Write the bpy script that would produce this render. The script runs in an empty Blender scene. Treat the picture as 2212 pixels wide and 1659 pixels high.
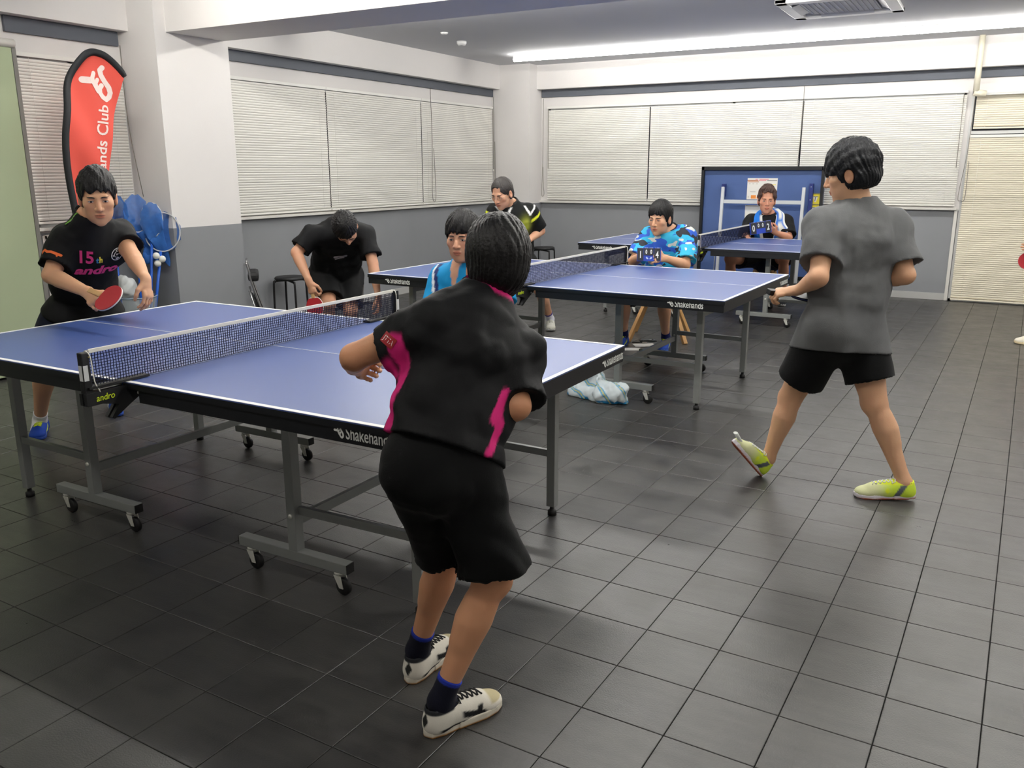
import bpy, bmesh, math, random
import numpy as np
from mathutils import Vector, Matrix

random.seed(7)
PI = math.pi
SC = bpy.context.scene
COL = SC.collection

# ------------------------------------------------------------------ camera
cam_d = bpy.data.cameras.new('camera')
cam_d.sensor_width = 36.0
cam_d.lens = 1852.17 / 2212 * 36.0
cam_d.clip_start = 0.05
cam = bpy.data.objects.new('camera', cam_d)
COL.objects.link(cam)
_yaw, _pit, _rol = -0.5089, 0.2456, -0.0017
_f = Vector((math.sin(_yaw) * math.cos(_pit), math.cos(_yaw) * math.cos(_pit), -math.sin(_pit)))
_r0 = Vector((math.cos(_yaw), -math.sin(_yaw), 0))
_u0 = _r0.cross(_f)
_r = _r0 * math.cos(_rol) + _u0 * math.sin(_rol)
_u = -_r0 * math.sin(_rol) + _u0 * math.cos(_rol)
cam.matrix_world = Matrix(((_r.x, _u.x, -_f.x, 0), (_r.y, _u.y, -_f.y, 0), (_r.z, _u.z, -_f.z, 1.5203), (0, 0, 0, 1)))
SC.camera = cam

# ------------------------------------------------------------------ world, exposure
SC.view_settings.view_transform = 'Standard'
SC.view_settings.look = 'None'
SC.view_settings.gamma = 1.0
SC.view_settings.use_curve_mapping = False
SC.view_settings.exposure = EXPOSURE = 0.0
SC.cycles.use_denoising = True
SC.cycles.max_bounces = 8
SC.cycles.diffuse_bounces = 5
SC.cycles.glossy_bounces = 3
SC.cycles.sample_clamp_indirect = 6.0
world = bpy.data.worlds.new('night')
SC.world = world
world.use_nodes = True
world.node_tree.nodes['Background'].inputs[0].default_value = (0.02, 0.022, 0.03, 1)
world.node_tree.nodes['Background'].inputs[1].default_value = 0.3
TUBE_STRENGTH = 66.0

# ------------------------------------------------------------------ materials
def lin(c):
    if isinstance(c, str):
        c = tuple(int(c[i:i + 2], 16) for i in (0, 2, 4))
    return tuple(((v / 255) / 12.92 if v / 255 <= 0.04045 else ((v / 255 + 0.055) / 1.055) ** 2.4) for v in c)

_M = {}
def mat(name, col, rough=0.6, spec=0.4, metal=0.0, noise=0.0, nscale=8.0, bump=0.0, bscale=60.0, alpha=1.0, sheen=0.0, trans=0.0, sss=0.0):
    """a procedural Principled material: base colour with a little noise variation and noise relief"""
    if name in _M:
        return _M[name]
    m = bpy.data.materials.new(name)
    m.use_nodes = True
    nt = m.node_tree
    b = nt.nodes['Principled BSDF']
    c = lin(col)
    b.inputs['Base Color'].default_value = (*c, 1)
    b.inputs['Roughness'].default_value = rough
    b.inputs['Specular IOR Level'].default_value = spec
    b.inputs['Metallic'].default_value = metal
    if sheen:
        b.inputs['Sheen Weight'].default_value = sheen
        b.inputs['Sheen Roughness'].default_value = 0.5
    if trans:
        b.inputs['Transmission Weight'].default_value = trans
    if alpha < 1:
        b.inputs['Alpha'].default_value = alpha
    if sss:
        b.inputs['Subsurface Weight'].default_value = sss
        b.inputs['Subsurface Radius'].default_value = (0.012, 0.005, 0.003)
        b.inputs['Subsurface Scale'].default_value = 1.0
    tc = nt.nodes.new('ShaderNodeTexCoord')
    if noise:
        n = nt.nodes.new('ShaderNodeTexNoise')
        n.inputs['Scale'].default_value = nscale
        n.inputs['Detail'].default_value = 5
        nt.links.new(tc.outputs['Object'], n.inputs['Vector'])
        mx = nt.nodes.new('ShaderNodeMix')
        mx.data_type = 'RGBA'
        mx.inputs['A'].default_value = (*[v * (1 - noise) for v in c], 1)
        mx.inputs['B'].default_value = (*[min(1, v * (1 + noise)) for v in c], 1)
        nt.links.new(n.outputs['Fac'], mx.inputs['Factor'])
        nt.links.new(mx.outputs['Result'], b.inputs['Base Color'])
    if bump:
        n2 = nt.nodes.new('ShaderNodeTexNoise')
        n2.inputs['Scale'].default_value = bscale
        n2.inputs['Detail'].default_value = 3
        nt.links.new(tc.outputs['Object'], n2.inputs['Vector'])
        bp = nt.nodes.new('ShaderNodeBump')
        bp.inputs['Strength'].default_value = bump
        bp.inputs['Distance'].default_value = 0.01
        nt.links.new(n2.outputs['Fac'], bp.inputs['Height'])
        nt.links.new(bp.outputs['Normal'], b.inputs['Normal'])
    _M[name] = m
    return m

def emit(name, col, s):
    if name in _M:
        return _M[name]
    m = bpy.data.materials.new(name)
    m.use_nodes = True
    b = m.node_tree.nodes['Principled BSDF']
    b.inputs['Base Color'].default_value = (*lin(col), 1)
    b.inputs['Emission Color'].default_value = (*lin(col), 1)
    b.inputs['Emission Strength'].default_value = s
    _M[name] = m
    return m

def vcol_mat(name, rough=0.6, spec=0.3, bump=0.0, bscale=80.0, sss=0.0, sheen=0.0, noise=0.0, nscale=30.0):
    """material that takes its colour from the mesh's own colour attribute 'Col'"""
    if name in _M:
        return _M[name]
    m = mat(name, 'ffffff', rough, spec, bump=bump, bscale=bscale, sss=sss, sheen=sheen)
    nt = m.node_tree
    b = nt.nodes['Principled BSDF']
    a = nt.nodes.new('ShaderNodeVertexColor')
    a.layer_name = 'Col'
    if noise:
        n = nt.nodes.new('ShaderNodeTexNoise')
        n.inputs['Scale'].default_value = nscale
        n.inputs['Detail'].default_value = 4
        tc = nt.nodes.new('ShaderNodeTexCoord')
        nt.links.new(tc.outputs['Object'], n.inputs['Vector'])
        mr = nt.nodes.new('ShaderNodeMapRange')
        mr.inputs['To Min'].default_value = 1 - noise
        mr.inputs['To Max'].default_value = 1 + noise
        nt.links.new(n.outputs['Fac'], mr.inputs['Value'])
        vm = nt.nodes.new('ShaderNodeVectorMath')
        vm.operation = 'SCALE'
        nt.links.new(a.outputs['Color'], vm.inputs[0])
        nt.links.new(mr.outputs['Result'], vm.inputs['Scale'])
        nt.links.new(vm.outputs['Vector'], b.inputs['Base Color'])
    else:
        nt.links.new(a.outputs['Color'], b.inputs['Base Color'])
    return m

# ------------------------------------------------------------------ mesh builder and object helpers
class MB:
    def __init__(s):
        s.v = []; s.f = []; s.mi = []; s.sm = []
    def add(s, vs, fs, mi=0, smooth=False):
        o = len(s.v)
        s.v += [tuple(p) for p in vs]
        s.f += [tuple(i + o for i in f) for f in fs]
        s.mi += [mi] * len(fs); s.sm += [smooth] * len(fs)
        return s
    def box(s, c, size, rot=None, mi=0):
        hx, hy, hz = size[0] / 2, size[1] / 2, size[2] / 2
        vs = [Vector((x, y, z)) for x in (-hx, hx) for y in (-hy, hy) for z in (-hz, hz)]
        if rot is not None:
            vs = [rot @ p for p in vs]
        c = Vector(c)
        vs = [p + c for p in vs]
        return s.add(vs, [(0, 1, 3, 2), (4, 6, 7, 5), (0, 4, 5, 1), (2, 3, 7, 6), (0, 2, 6, 4), (1, 5, 7, 3)], mi)
    def bar(s, a, b, w, h=None, up=(0, 0, 1), mi=0):
        """rectangular bar from a to b"""
        a = Vector(a); b = Vector(b); h = h or w
        d = b - a; L = d.length; d.normalize()
        u = Vector(up)
        if abs(d.dot(u)) > 0.95:
            u = Vector((1, 0, 0))
        x = d.cross(u).normalized(); z = x.cross(d)
        R = Matrix((x, d, z)).transposed()
        return s.box((a + b) / 2, (w, L, h), R, mi)
    def tube(s, pts, r, n=8, mi=0, closed=False, caps=True, flat=1.0):
        pts = [Vector(p) for p in pts]
        m = len(pts)
        rs = r if isinstance(r, (list, tuple)) else [r] * m
        vs = []; fs = []
        prev = None
        for i, p in enumerate(pts):
            if closed:
                t = pts[(i + 1) % m] - pts[i - 1]
            else:
                t = pts[min(i + 1, m - 1)] - pts[max(i - 1, 0)]
            if t.length < 1e-9:
                t = Vector((0, 0, 1))
            t.normalize()
            if prev is None:
                a = Vector((0, 0, 1)) if abs(t.z) < 0.9 else Vector((1, 0, 0))
                x = t.cross(a).normalized()
            else:
                x = (prev - t * prev.dot(t)).normalized()
            prev = x
            y = t.cross(x)
            for k in range(n):
                an = 2 * PI * k / n
                vs.append(p + x * (math.cos(an) * rs[i]) + y * (math.sin(an) * rs[i] * flat))
        for i in range(m if closed else m - 1):
            j = (i + 1) % m
            for k in range(n):
                k2 = (k + 1) % n
                fs.append((i * n + k, i * n + k2, j * n + k2, j * n + k))
        s.add(vs, fs, mi, True)
        if caps and not closed:
            o = len(s.v) - len(vs)
            s.f += [tuple(o + k for k in reversed(range(n))), tuple(o + (m - 1) * n + k for k in range(n))]
            s.mi += [mi, mi]; s.sm += [False, False]
        return s
    def lathe(s, prof, c=(0, 0, 0), axis=(0, 0, 1), n=20, mi=0):
        """prof: list of (radius, height) along axis"""
        ax = Vector(axis).normalized()
        a = Vector((1, 0, 0)) if abs(ax.x) < 0.9 else Vector((0, 1, 0))
        x = ax.cross(a).normalized(); y = ax.cross(x)
        c = Vector(c)
        vs = []; fs = []
        for r, h in prof:
            for k in range(n):
                an = 2 * PI * k / n
                vs.append(c + ax * h + (x * math.cos(an) + y * math.sin(an)) * max(r, 1e-5))
        for i in range(len(prof) - 1):
            for k in range(n):
                k2 = (k + 1) % n
                fs.append((i * n + k, i * n + k2, (i + 1) * n + k2, (i + 1) * n + k))
        return s.add(vs, fs, mi, True)
    def prism(s, poly, z0, z1, mi=0, M=None):
        """polygon (list of xy) extruded in z, optionally placed by matrix M"""
        n = len(poly)
        vs = [Vector((x, y, z0)) for x, y in poly] + [Vector((x, y, z1)) for x, y in poly]
        if M is not None:
            vs = [M @ p for p in vs]
        fs = [tuple(reversed(range(n))), tuple(range(n, 2 * n))] + [(i, (i + 1) % n, n + (i + 1) % n, n + i) for i in range(n)]
        return s.add(vs, fs, mi)
    def build(s, name, mats, parent=None, bevel=0.0, kind=None, label=None, smooth_all=False):
        me = bpy.data.meshes.new(name)
        me.from_pydata(s.v, [], s.f)
        if not isinstance(mats, (list, tuple)):
            mats = [mats]
        for m in mats:
            me.materials.append(m)
        me.polygons.foreach_set('material_index', s.mi)
        me.polygons.foreach_set('use_smooth', [True] * len(s.sm) if smooth_all else s.sm)
        me.update()
        bm = bmesh.new(); bm.from_mesh(me)
        bmesh.ops.recalc_face_normals(bm, faces=bm.faces)
        if bevel:
            eds = [e for e in bm.edges if len(e.link_faces) == 2 and e.calc_face_angle(0) > 0.6]
            bmesh.ops.bevel(bm, geom=eds, offset=bevel, segments=2, affect='EDGES', profile=0.6, clamp_overlap=True)
        bm.to_mesh(me); bm.free()
        return link(name, me, parent, kind, label)

def link(name, me, parent=None, kind=None, label=None):
    o = bpy.data.objects.new(name, me)
    COL.objects.link(o)
    if parent is not None:
        o.parent = parent
    if kind:
        o['kind'] = kind
    if label:
        o['label'] = label
    return o

def thing(name, label, cat, loc=(0, 0, 0), rotz=0.0, group=None):
    o = bpy.data.objects.new(name, None)
    o.empty_display_size = 0.1
    COL.objects.link(o)
    o.location = loc
    o.rotation_euler = (0, 0, rotz)
    o['label'] = label; o['category'] = cat
    if group:
        o['group'] = group
    return o

def tag(o, label, cat, group=None):
    o['label'] = label; o['category'] = cat
    if group:
        o['group'] = group
    return o

KIDS = {}
def copy_tree(o, parent=None):
    c = o.copy()
    COL.objects.link(c)
    if parent is not None:
        c.parent = parent
    for ch in list(o.children):
        copy_tree(ch, c)
    return c

def text_mesh(txt, height, extrude=0.0006, sx=1.0, shear=0.0, bold=0.0, align='CENTER', spacing=1.0):
    """vertices and faces of flat lettering in its own xy plane, cap height scaled"""
    cu = bpy.data.curves.new('t', 'FONT')
    cu.body = txt
    cu.size = height * 1.38
    cu.extrude = extrude
    cu.shear = shear
    cu.offset = bold
    cu.align_x = align
    cu.space_character = spacing
    cu.resolution_u = 3
    ob = bpy.data.objects.new('t', cu)
    COL.objects.link(ob)
    dg = bpy.context.evaluated_depsgraph_get()
    me = bpy.data.meshes.new_from_object(ob.evaluated_get(dg))
    vs = [Vector((v.co.x * sx, v.co.y, v.co.z)) for v in me.vertices]
    fs = [tuple(p.vertices) for p in me.polygons]
    bpy.data.objects.remove(ob); bpy.data.curves.remove(cu); bpy.data.meshes.remove(me)
    return vs, fs

def frame(o, x, y):
    """matrix with origin o, x axis and y axis given"""
    x = Vector(x).normalized(); y = Vector(y); z = x.cross(y).normalized(); y = z.cross(x)
    return Matrix(((x.x, y.x, z.x, o[0]), (x.y, y.y, z.y, o[1]), (x.z, y.z, z.z, o[2]), (0, 0, 0, 1)))

def stroke(pts, w, z0=0.0, z1=0.0006, n=8):
    """flat rounded brush stroke through 2-D points: returns (verts, faces)"""
    vs = []; fs = []
    P = [Vector((x, y)) for x, y in pts]
    def disc(c):
        o = len(vs)
        for k in range(n * 2):
            a = PI * k / n
            vs.append(Vector((c.x + math.cos(a) * w / 2, c.y + math.sin(a) * w / 2, z1)))
        fs.append(tuple(range(o, o + n * 2)))
    for i, p in enumerate(P):
        disc(p)
        if i + 1 < len(P):
            d = (P[i + 1] - p)
            if d.length < 1e-9:
                continue
            t = Vector((-d.y, d.x)).normalized() * w / 2
            o = len(vs)
            for q in (p - t, P[i + 1] - t, P[i + 1] + t, p + t):
                vs.append(Vector((q.x, q.y, z1)))
            fs.append((o, o + 1, o + 2, o + 3))
    return vs, fs

def curve_pts(ctrl, n=8):
    """Catmull-Rom through control points"""
    C = [Vector(p) for p in ctrl]
    out = []
    for i in range(len(C) - 1):
        p0 = C[max(i - 1, 0)]; p1 = C[i]; p2 = C[i + 1]; p3 = C[min(i + 2, len(C) - 1)]
        for k in range(n):
            t = k / n
            out.append(0.5 * ((2 * p1) + (p2 - p0) * t + (2 * p0 - 5 * p1 + 4 * p2 - p3) * t * t + (3 * p1 - p0 - 3 * p2 + p3) * t ** 3))
    out.append(C[-1])
    return out

def hand_logo(size):
    """the club's mark: a fist with its thumb out; unit box about size x size, in xy"""
    S = size / 400.0
    def c(l): return [((x - 580) * S, (500 - y) * S) for x, y in l]
    vs = []; fs = []
    for pts, w in (([(425, 465), (515, 465)], 74),
                   ([(560, 380), (540, 430), (545, 480), (575, 540), (598, 585)], 50),
                   ([(602, 450), (578, 490), (584, 540), (606, 585)], 46),
                   ([(665, 310), (640, 340), (650, 395), (690, 465), (735, 530), (750, 590), (735, 640), (695, 672), (650, 645), (622, 600), (624, 545), (650, 515)], 58)):
        a, b = stroke(c(pts), w * S)
        o = len(vs); vs += a; fs += [tuple(i + o for i in f) for f in b]
    return vs, fs
# ================================================================== the room
WHITE = mat('wall_white_paint', (226, 223, 221), 0.75, 0.25, noise=0.03, nscale=2, bump=0.05, bscale=180)
WHITE2 = mat('ceiling_paint', (205, 206, 210), 0.8, 0.2, noise=0.02, nscale=1.5)
GREY = mat('wainscot_grey_paint', (133, 135, 139), 0.7, 0.3, noise=0.06, nscale=2.5, bump=0.05, bscale=180)
BAND = mat('dark_blue_grey_band', (92, 96, 104), 0.6, 0.3)
SILL = mat('aluminium_sill', (214, 212, 206), 0.5, 0.4)
BASEM = mat('vinyl_baseboard', (176, 176, 174), 0.55, 0.35)
GREEN = mat('pale_green_panel', (166, 178, 146), 0.6, 0.35, noise=0.04, nscale=3)
XL, YB, ZC = -6.44, 11.35, 2.92
XR, YF = 4.2, -3.5
WZ = 1.045          # top of the grey wainscot
def struct(name, mb, m, parent=None, bevel=0.0):
    return mb.build(name, m, parent, bevel, kind=None if parent else 'structure')

# walls are solid slabs; two paint colours as two stacked slabs of one mesh
mb = MB()
mb.box(((XL - 0.15), (YF + YB) / 2, WZ / 2), (0.3, YB - YF + 0.3, WZ), mi=1)
mb.box(((XL - 0.15), (YF + YB) / 2, (WZ + ZC + 0.3) / 2), (0.3, YB - YF + 0.3, ZC + 0.3 - WZ), mi=0)
struct('wall_left', mb, [WHITE, GREY])
mb = MB()
mb.box(((XL + XR) / 2, YB + 0.15, WZ / 2), (XR - XL + 0.6, 0.3, WZ), mi=1)
mb.box(((XL + XR) / 2, YB + 0.15, (WZ + ZC + 0.3) / 2), (XR - XL + 0.6, 0.3, ZC + 0.3 - WZ), mi=0)
struct('wall_back', mb, [WHITE, GREY])
mb = MB()
mb.box((XR + 0.15, (YF + YB) / 2, ZC / 2), (0.3, YB - YF + 0.6, ZC + 0.6))
struct('wall_right', mb, WHITE)
mb = MB()
mb.box(((XL + XR) / 2, YF - 0.15, ZC / 2), (XR - XL + 0.6, 0.3, ZC + 0.6))
struct('wall_front', mb, WHITE)
mb = MB()
mb.box(((XL + XR) / 2, (YF + YB) / 2, ZC + 0.1), (XR - XL + 0.6, YB - YF + 0.6, 0.2))
struct('ceiling', mb, WHITE2)

# pillar between the two window bays (grey below, white above) and the corner column
def column(name, x0, x1, y0, y1):
    m = MB()
    m.box(((x0 + x1) / 2, (y0 + y1) / 2, WZ / 2), (x1 - x0, y1 - y0, WZ), mi=1)
    m.box(((x0 + x1) / 2, (y0 + y1) / 2, (WZ + ZC) / 2), (x1 - x0, y1 - y0, ZC - WZ), mi=0)
    o = struct(name, m, [WHITE, GREY])
    return o
column('trim_1', XL - 0.02, -6.0, 4.96, 5.715)['label'] = 'white and grey pillar between the two window bays'
column('trim_2', XL - 0.02, -5.84, 10.97, YB + 0.02)['label'] = 'white and grey column in the far corner'
# beams
mb = MB(); mb.box(((XL + XR) / 2 + 0.1, (5.07 + 5.66) / 2, (2.59 + ZC) / 2 + 0.01), (XR - XL + 0.2, 0.59, ZC - 2.59 + 0.02))
struct('trim_3', mb, WHITE)['label'] = 'deep white ceiling beam running from the pillar across the room'
mb = MB(); mb.box((XL + 0.055, (YF + YB) / 2, (2.605 + ZC) / 2 + 0.01), (0.15, YB - YF, ZC - 2.605 + 0.02))
struct('trim_4', mb, WHITE)['label'] = 'white beam above the left windows'
mb = MB(); mb.box(((XL + XR) / 2, YB - 0.065, (2.60 + ZC) / 2 + 0.01), (XR - XL, 0.17, ZC - 2.60 + 0.02))
struct('trim_5', mb, WHITE)['label'] = 'white beam above the back windows'
# dark bands under the wall beams
mb = MB(); mb.box((XL + 0.012, (5.72 + 10.97) / 2, 2.555), (0.03, 10.97 - 5.72, 0.1)); struct('trim_6', mb, BAND, bevel=0.006)
mb = MB(); mb.box((XL + 0.012, (4.0 + 4.94) / 2, 2.548), (0.03, 0.94, 0.112)); struct('trim_7', mb, BAND, bevel=0.006)
mb = MB(); mb.box(((-5.83 - 0.40) / 2, YB - 0.012, 2.55), (5.43, 0.03, 0.105)); struct('trim_8', mb, BAND, bevel=0.006)
mb = MB(); mb.box(((-0.36 + XR) / 2, YB - 0.012, 2.55), (XR + 0.36, 0.03, 0.105)); struct('trim_9', mb, BAND, bevel=0.006)

# window sills (thin projecting ledge above the wainscot)
mb = MB(); mb.box((XL + 0.02, (5.72 + 10.97) / 2, WZ + 0.014), (0.07, 5.25, 0.026)); struct('trim_10', mb, SILL, bevel=0.003)
mb = MB(); mb.box(((-5.84 - 0.43) / 2, YB - 0.02, WZ + 0.018), (5.41, 0.07, 0.026)); struct('trim_11', mb, SILL, bevel=0.003)
mb = MB(); mb.box((XL + 0.02, (4.0 + 4.96) / 2, WZ + 0.03), (0.07, 0.96, 0.024)); struct('trim_12', mb, SILL, bevel=0.003)
# baseboards
mb = MB(); mb.box((XL + 0.006, (5.715 + 10.97) / 2, 0.04), (0.014, 5.255, 0.08)); struct('baseboard_left', mb, BASEM)
mb = MB(); mb.box(((-5.84 - 0.44) / 2, YB - 0.006, 0.04), (5.40, 0.014, 0.08)); struct('baseboard_back', mb, BASEM)
mb = MB(); mb.box((-5.995, 5.337, 0.04), (0.014, 0.755, 0.08)); mb.box((-6.22, 4.957, 0.04), (0.45, 0.014, 0.08)); struct('baseboard_pillar', mb, BASEM)

# pale green partition at the far left with a grey post and a round rail end
mb = MB(); mb.box((XL + 0.10, 2.2, 1.2), (0.04, 3.55, 2.36)); gp = struct('wall_partition', mb, GREEN, bevel=0.004)
gp['label'] = 'pale green wall panel at the left edge'
m2 = MB(); m2.box((XL + 0.06, 3.985, 1.19), (0.12, 0.035, 2.37)); m2.build('post', mat('grey_post', (118, 117, 112), 0.5), gp)
m2 = MB(); m2.tube([(XL + 0.12, 3.3, 2.40), (XL + 0.12, 3.99, 2.40)], 0.03, 12); m2.build('rail', SILL, gp)
# slim white door-like frame line on the wainscot of the left bay
mb = MB()
mb.box((XL + 0.008, 4.10, 0.51), (0.02, 0.035, 1.03)); mb.box((XL + 0.008, 4.50, 1.015), (0.02, 0.80, 0.03))
struct('trim_13', mb, mat('white_frame', (228, 222, 214), 0.5))
# frame between back wainscot and the door
mb = MB(); mb.box((-0.435, YB - 0.012, 0.53), (0.035, 0.03, 1.06)); struct('trim_14', mb, SILL, bevel=0.003)

# windows (dark night glass) behind the blinds
GLASS = mat('night_glass', (30, 34, 42), 0.08, 0.6)
ALU = mat('aluminium_frame', (196, 197, 196), 0.4, 0.5, metal=0.3)
def window(name, axis, a0, a1, z0, z1):
    m = MB()
    n = 0.012
    def bx(c0, c1, za, zb, d):
        if axis == 'x':
            m.box((XL + 0.004 + d / 2 - 0.004, (c0 + c1) / 2, (za + zb) / 2), (d, c1 - c0, zb - za))
        else:
            m.box(((c0 + c1) / 2, YB - d / 2, (za + zb) / 2), (c1 - c0, d, zb - za))
    bx(a0, a1, z0, z0 + 0.03, n); bx(a0, a1, z1 - 0.03, z1, n); bx(a0, a0 + 0.03, z0, z1, n); bx(a1 - 0.03, a1, z0, z1, n)
    bx((a0 + a1) / 2 - 0.015, (a0 + a1) / 2 + 0.015, z0, z1, n)
    o = struct(name, m, ALU)
    for s in (0, 1):
        g = MB(); c0 = a0 + 0.03 + s * (a1 - a0 - 0.03) / 2; c1 = c0 + (a1 - a0 - 0.09) / 2
        if axis == 'x':
            g.box((XL + 0.003, (c0 + c1) / 2, (z0 + z1) / 2), (0.004, c1 - c0, z1 - z0 - 0.06))
        else:
            g.box(((c0 + c1) / 2, YB - 0.003, (z0 + z1) / 2), (c1 - c0, 0.004, z1 - z0 - 0.06))
        g.build('pane', GLASS, o)
    return o
window('window_1', 'x', 4.05, 4.93, WZ + 0.05, 2.34)
window('window_2', 'x', 5.75, 10.90, WZ + 0.04, 2.35)
window('window_3', 'y', -5.72, -0.47, WZ + 0.05, 2.35)
d1 = window('door_1', 'y', -0.41, 1.35, 0.0, 2.36)
mb = MB(); mb.box((0.47, YB - 0.01, 1.912), (1.76, 0.02, 0.035)); mb.build('transom', ALU, d1)

# ---- venetian blinds: every slat a mesh of its own, sharing data
SLATM = mat('cream_slat', (243, 241, 234), 0.45, 0.35)
SLATD = mat('warm_slat', (246, 238, 218), 0.45, 0.35)
CORD = mat('blind_cord', (120, 116, 108), 0.7)
def slat_mesh(L, M):
    m = MB()
    # closed slat: a shallow arc 25 mm tall, nearly vertical, along local x; local -y faces the room
    prof = [(-0.0125, 0.004), (-0.007, -0.0015), (0.0, -0.0035), (0.007, -0.0035), (0.0125, -0.001)]
    prof = [(y - z * 0.16, z) for z, y in prof]
    vs = []
    for x in (-L / 2, L / 2):
        vs += [(x, y, z) for y, z in prof] + [(x, y + 0.0012, z) for y, z in reversed(prof)]
    n = 10
    fs = [(i, (i + 1) % n, n + (i + 1) % n, n + i) for i in range(n)] + [tuple(range(n)), tuple(range(n, 2 * n))]
    m.add(vs, fs)
    me = bpy.data.meshes.new('slat')
    me.from_pydata(m.v, [], m.f); me.materials.append(M)
    bm = bmesh.new(); bm.from_mesh(me); bmesh.ops.recalc_face_normals(bm, faces=bm.faces); bm.to_mesh(me); bm.free()
    for p in me.polygons:
        p.use_smooth = False
    return me
def blind(label, axis, a0, a1, z0, z1, M=SLATM, off=0.035, wand=None, pitch=0.0235):
    L = a1 - a0; c = (a0 + a1) / 2
    if axis == 'x':
        t = thing('venetian_blind', label, 'blind', (XL + off, c, z0), PI / 2, 'closed venetian blinds along the walls')
    else:
        t = thing('venetian_blind', label, 'blind', (c, YB - off, z0), 0, 'closed venetian blinds along the walls')
    # local: x along blind, -y to the room (for axis x a +90 turn sends -y to +x)
    H = z1 - z0
    me = slat_mesh(L - 0.012, M)
    n = int((H - 0.06) / pitch)
    rnd = random.Random(int(a0 * 100))
    for i in range(n):
        o = link('slat', me, t)
        o.location = (0, 0, 0.03 + (i + 0.5) * pitch)
        o.rotation_euler = (rnd.uniform(-0.05, 0.05), 0, 0)
    h = MB(); h.box((0, 0, H - 0.015), (L, 0.03, 0.03)); h.build('headrail', mat('white_headrail', (236, 235, 230), 0.4), t, 0.003)
    b = MB(); b.box((0, 0, 0.014), (L - 0.01, 0.022, 0.018)); b.build('bottom_rail', M, t, 0.003)
    for x in (-L / 2 + 0.12, L / 2 - 0.12):
        k = MB(); k.tube([(x, -0.009, 0.02), (x, -0.009, H - 0.03)], 0.0009, 4); k.build('ladder_cord', SLATM, t)
    if wand is not None:
        k = MB(); k.tube([(wand, -0.022, H - 0.03), (wand + 0.004, -0.028, H * 0.62), (wand + 0.006, -0.026, H * 0.33)], 0.0035, 6)
        k.build('tilt_wand', CORD, t)
        k = MB(); k.lathe([(0.001, 0), (0.008, 0.002), (0.008, 0.022), (0.001, 0.026)], (wand + 0.006, -0.026, H * 0.32), n=8); k.build('wand_tip', SLATM, t)
    return t
blind('narrow cream blind behind the red flag, left of the pillar', 'x', 4.02, 4.93, WZ + 0.065, 2.36)
blind('cream blind right beside the white pillar', 'x', 5.74, 7.414, WZ + 0.035, 2.37)
blind('cream blind in the middle of the left wall', 'x', 7.416, 9.169, WZ + 0.035, 2.37)
blind('cream blind nearest the far corner on the left wall', 'x', 9.171, 10.92, WZ + 0.035, 2.37, wand=0.85)
blind('cream blind on the back wall beside the corner column', 'y', -5.73, -4.203, WZ + 0.045, 2.37, wand=-0.74)
blind('cream blind on the back wall, behind the upright blue table half', 'y', -4.2, -2.238, WZ + 0.045, 2.37)
blind('cream blind on the back wall behind the grey-shirted man', 'y', -2.232, -0.455, WZ + 0.045, 2.37, wand=0.85)
blind('tall warm cream blind over the glass door', 'y', -0.39, 1.3, 0.012, 1.885, SLATD, 0.04)
blind('short blind above the glass door transom', 'y', -0.37, 1.3, 1.945, 2.36, SLATD, 0.04)

# cord loops hanging from the dark bands
def loop_cord(label, pts, r=0.0035):
    m = MB(); m.tube(curve_pts(pts, 6), r, 5)
    return tag(m.build('pull_cord', CORD), label, 'cord', 'pull cords beside the blinds')
loop_cord('long looped cord over the left wall blinds', [(XL + 0.055, 9.36, 2.5), (XL + 0.06, 9.37, 1.9), (XL + 0.065, 9.34, 1.25), (XL + 0.065, 9.37, 1.12), (XL + 0.065, 9.41, 1.14), (XL + 0.065, 9.42, 1.3), (XL + 0.06, 9.40, 1.78)])
loop_cord('doubled cord hanging left of the corner column', [(XL + 0.05, 10.93, 2.5), (XL + 0.055, 10.935, 1.9), (XL + 0.06, 10.92, 1.3), (XL + 0.06, 10.94, 1.22), (XL + 0.06, 10.955, 1.3), (XL + 0.06, 10.945, 1.9)])
loop_cord('looped cord on the back wall right of the corner column', [(-5.79, YB - 0.05, 2.48), (-5.79, YB - 0.055, 1.7), (-5.8, YB - 0.06, 1.22), (-5.79, YB - 0.06, 1.14), (-5.765, YB - 0.06, 1.17), (-5.775, YB - 0.06, 1.3), (-5.785, YB - 0.06, 1.55)])
loop_cord('straight cord in the gap between back wall blinds', [(-2.235, YB - 0.05, 2.5), (-2.235, YB - 0.05, 2.0), (-2.25, YB - 0.055, 1.5)])
loop_cord('looped chain in front of the door blind edge', [(-0.38, YB - 0.08, 2.31), (-0.39, YB - 0.085, 1.7), (-0.43, YB - 0.085, 1.22), (-0.40, YB - 0.085, 1.16), (-0.36, YB - 0.085, 1.2), (-0.365, YB - 0.08, 1.6)])
loop_cord('dark cord and rod beside the flag on the pillar side', [(XL + 0.05, 4.93, 2.5), (XL + 0.06, 4.925, 1.9), (-6.30, 4.935, 1.3)])

# cream pipe with an elbow on the back wall
pt = thing('wall_pipe', 'cream vertical pipe above the glass door frame', 'pipe', (-0.375, YB, 0))
m = MB(); m.tube([(0, -0.20, 2.92), (0, -0.20, 2.62), (0, -0.19, 2.34)], 0.032, 14); m.build('pipe', mat('cream_pipe', (226, 220, 200), 0.45), pt)
m = MB(); m.tube([(-0.02, -0.19, 2.33), (0.10, -0.17, 2.31)], 0.036, 14); m.build('elbow', mat('cream_pipe', 'ffffff'), pt)
m = MB(); m.box((0.5, -0.1, 2.315), (0.9, 0.03, 0.02)); m.build('rail', ALU, pt)

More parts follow.
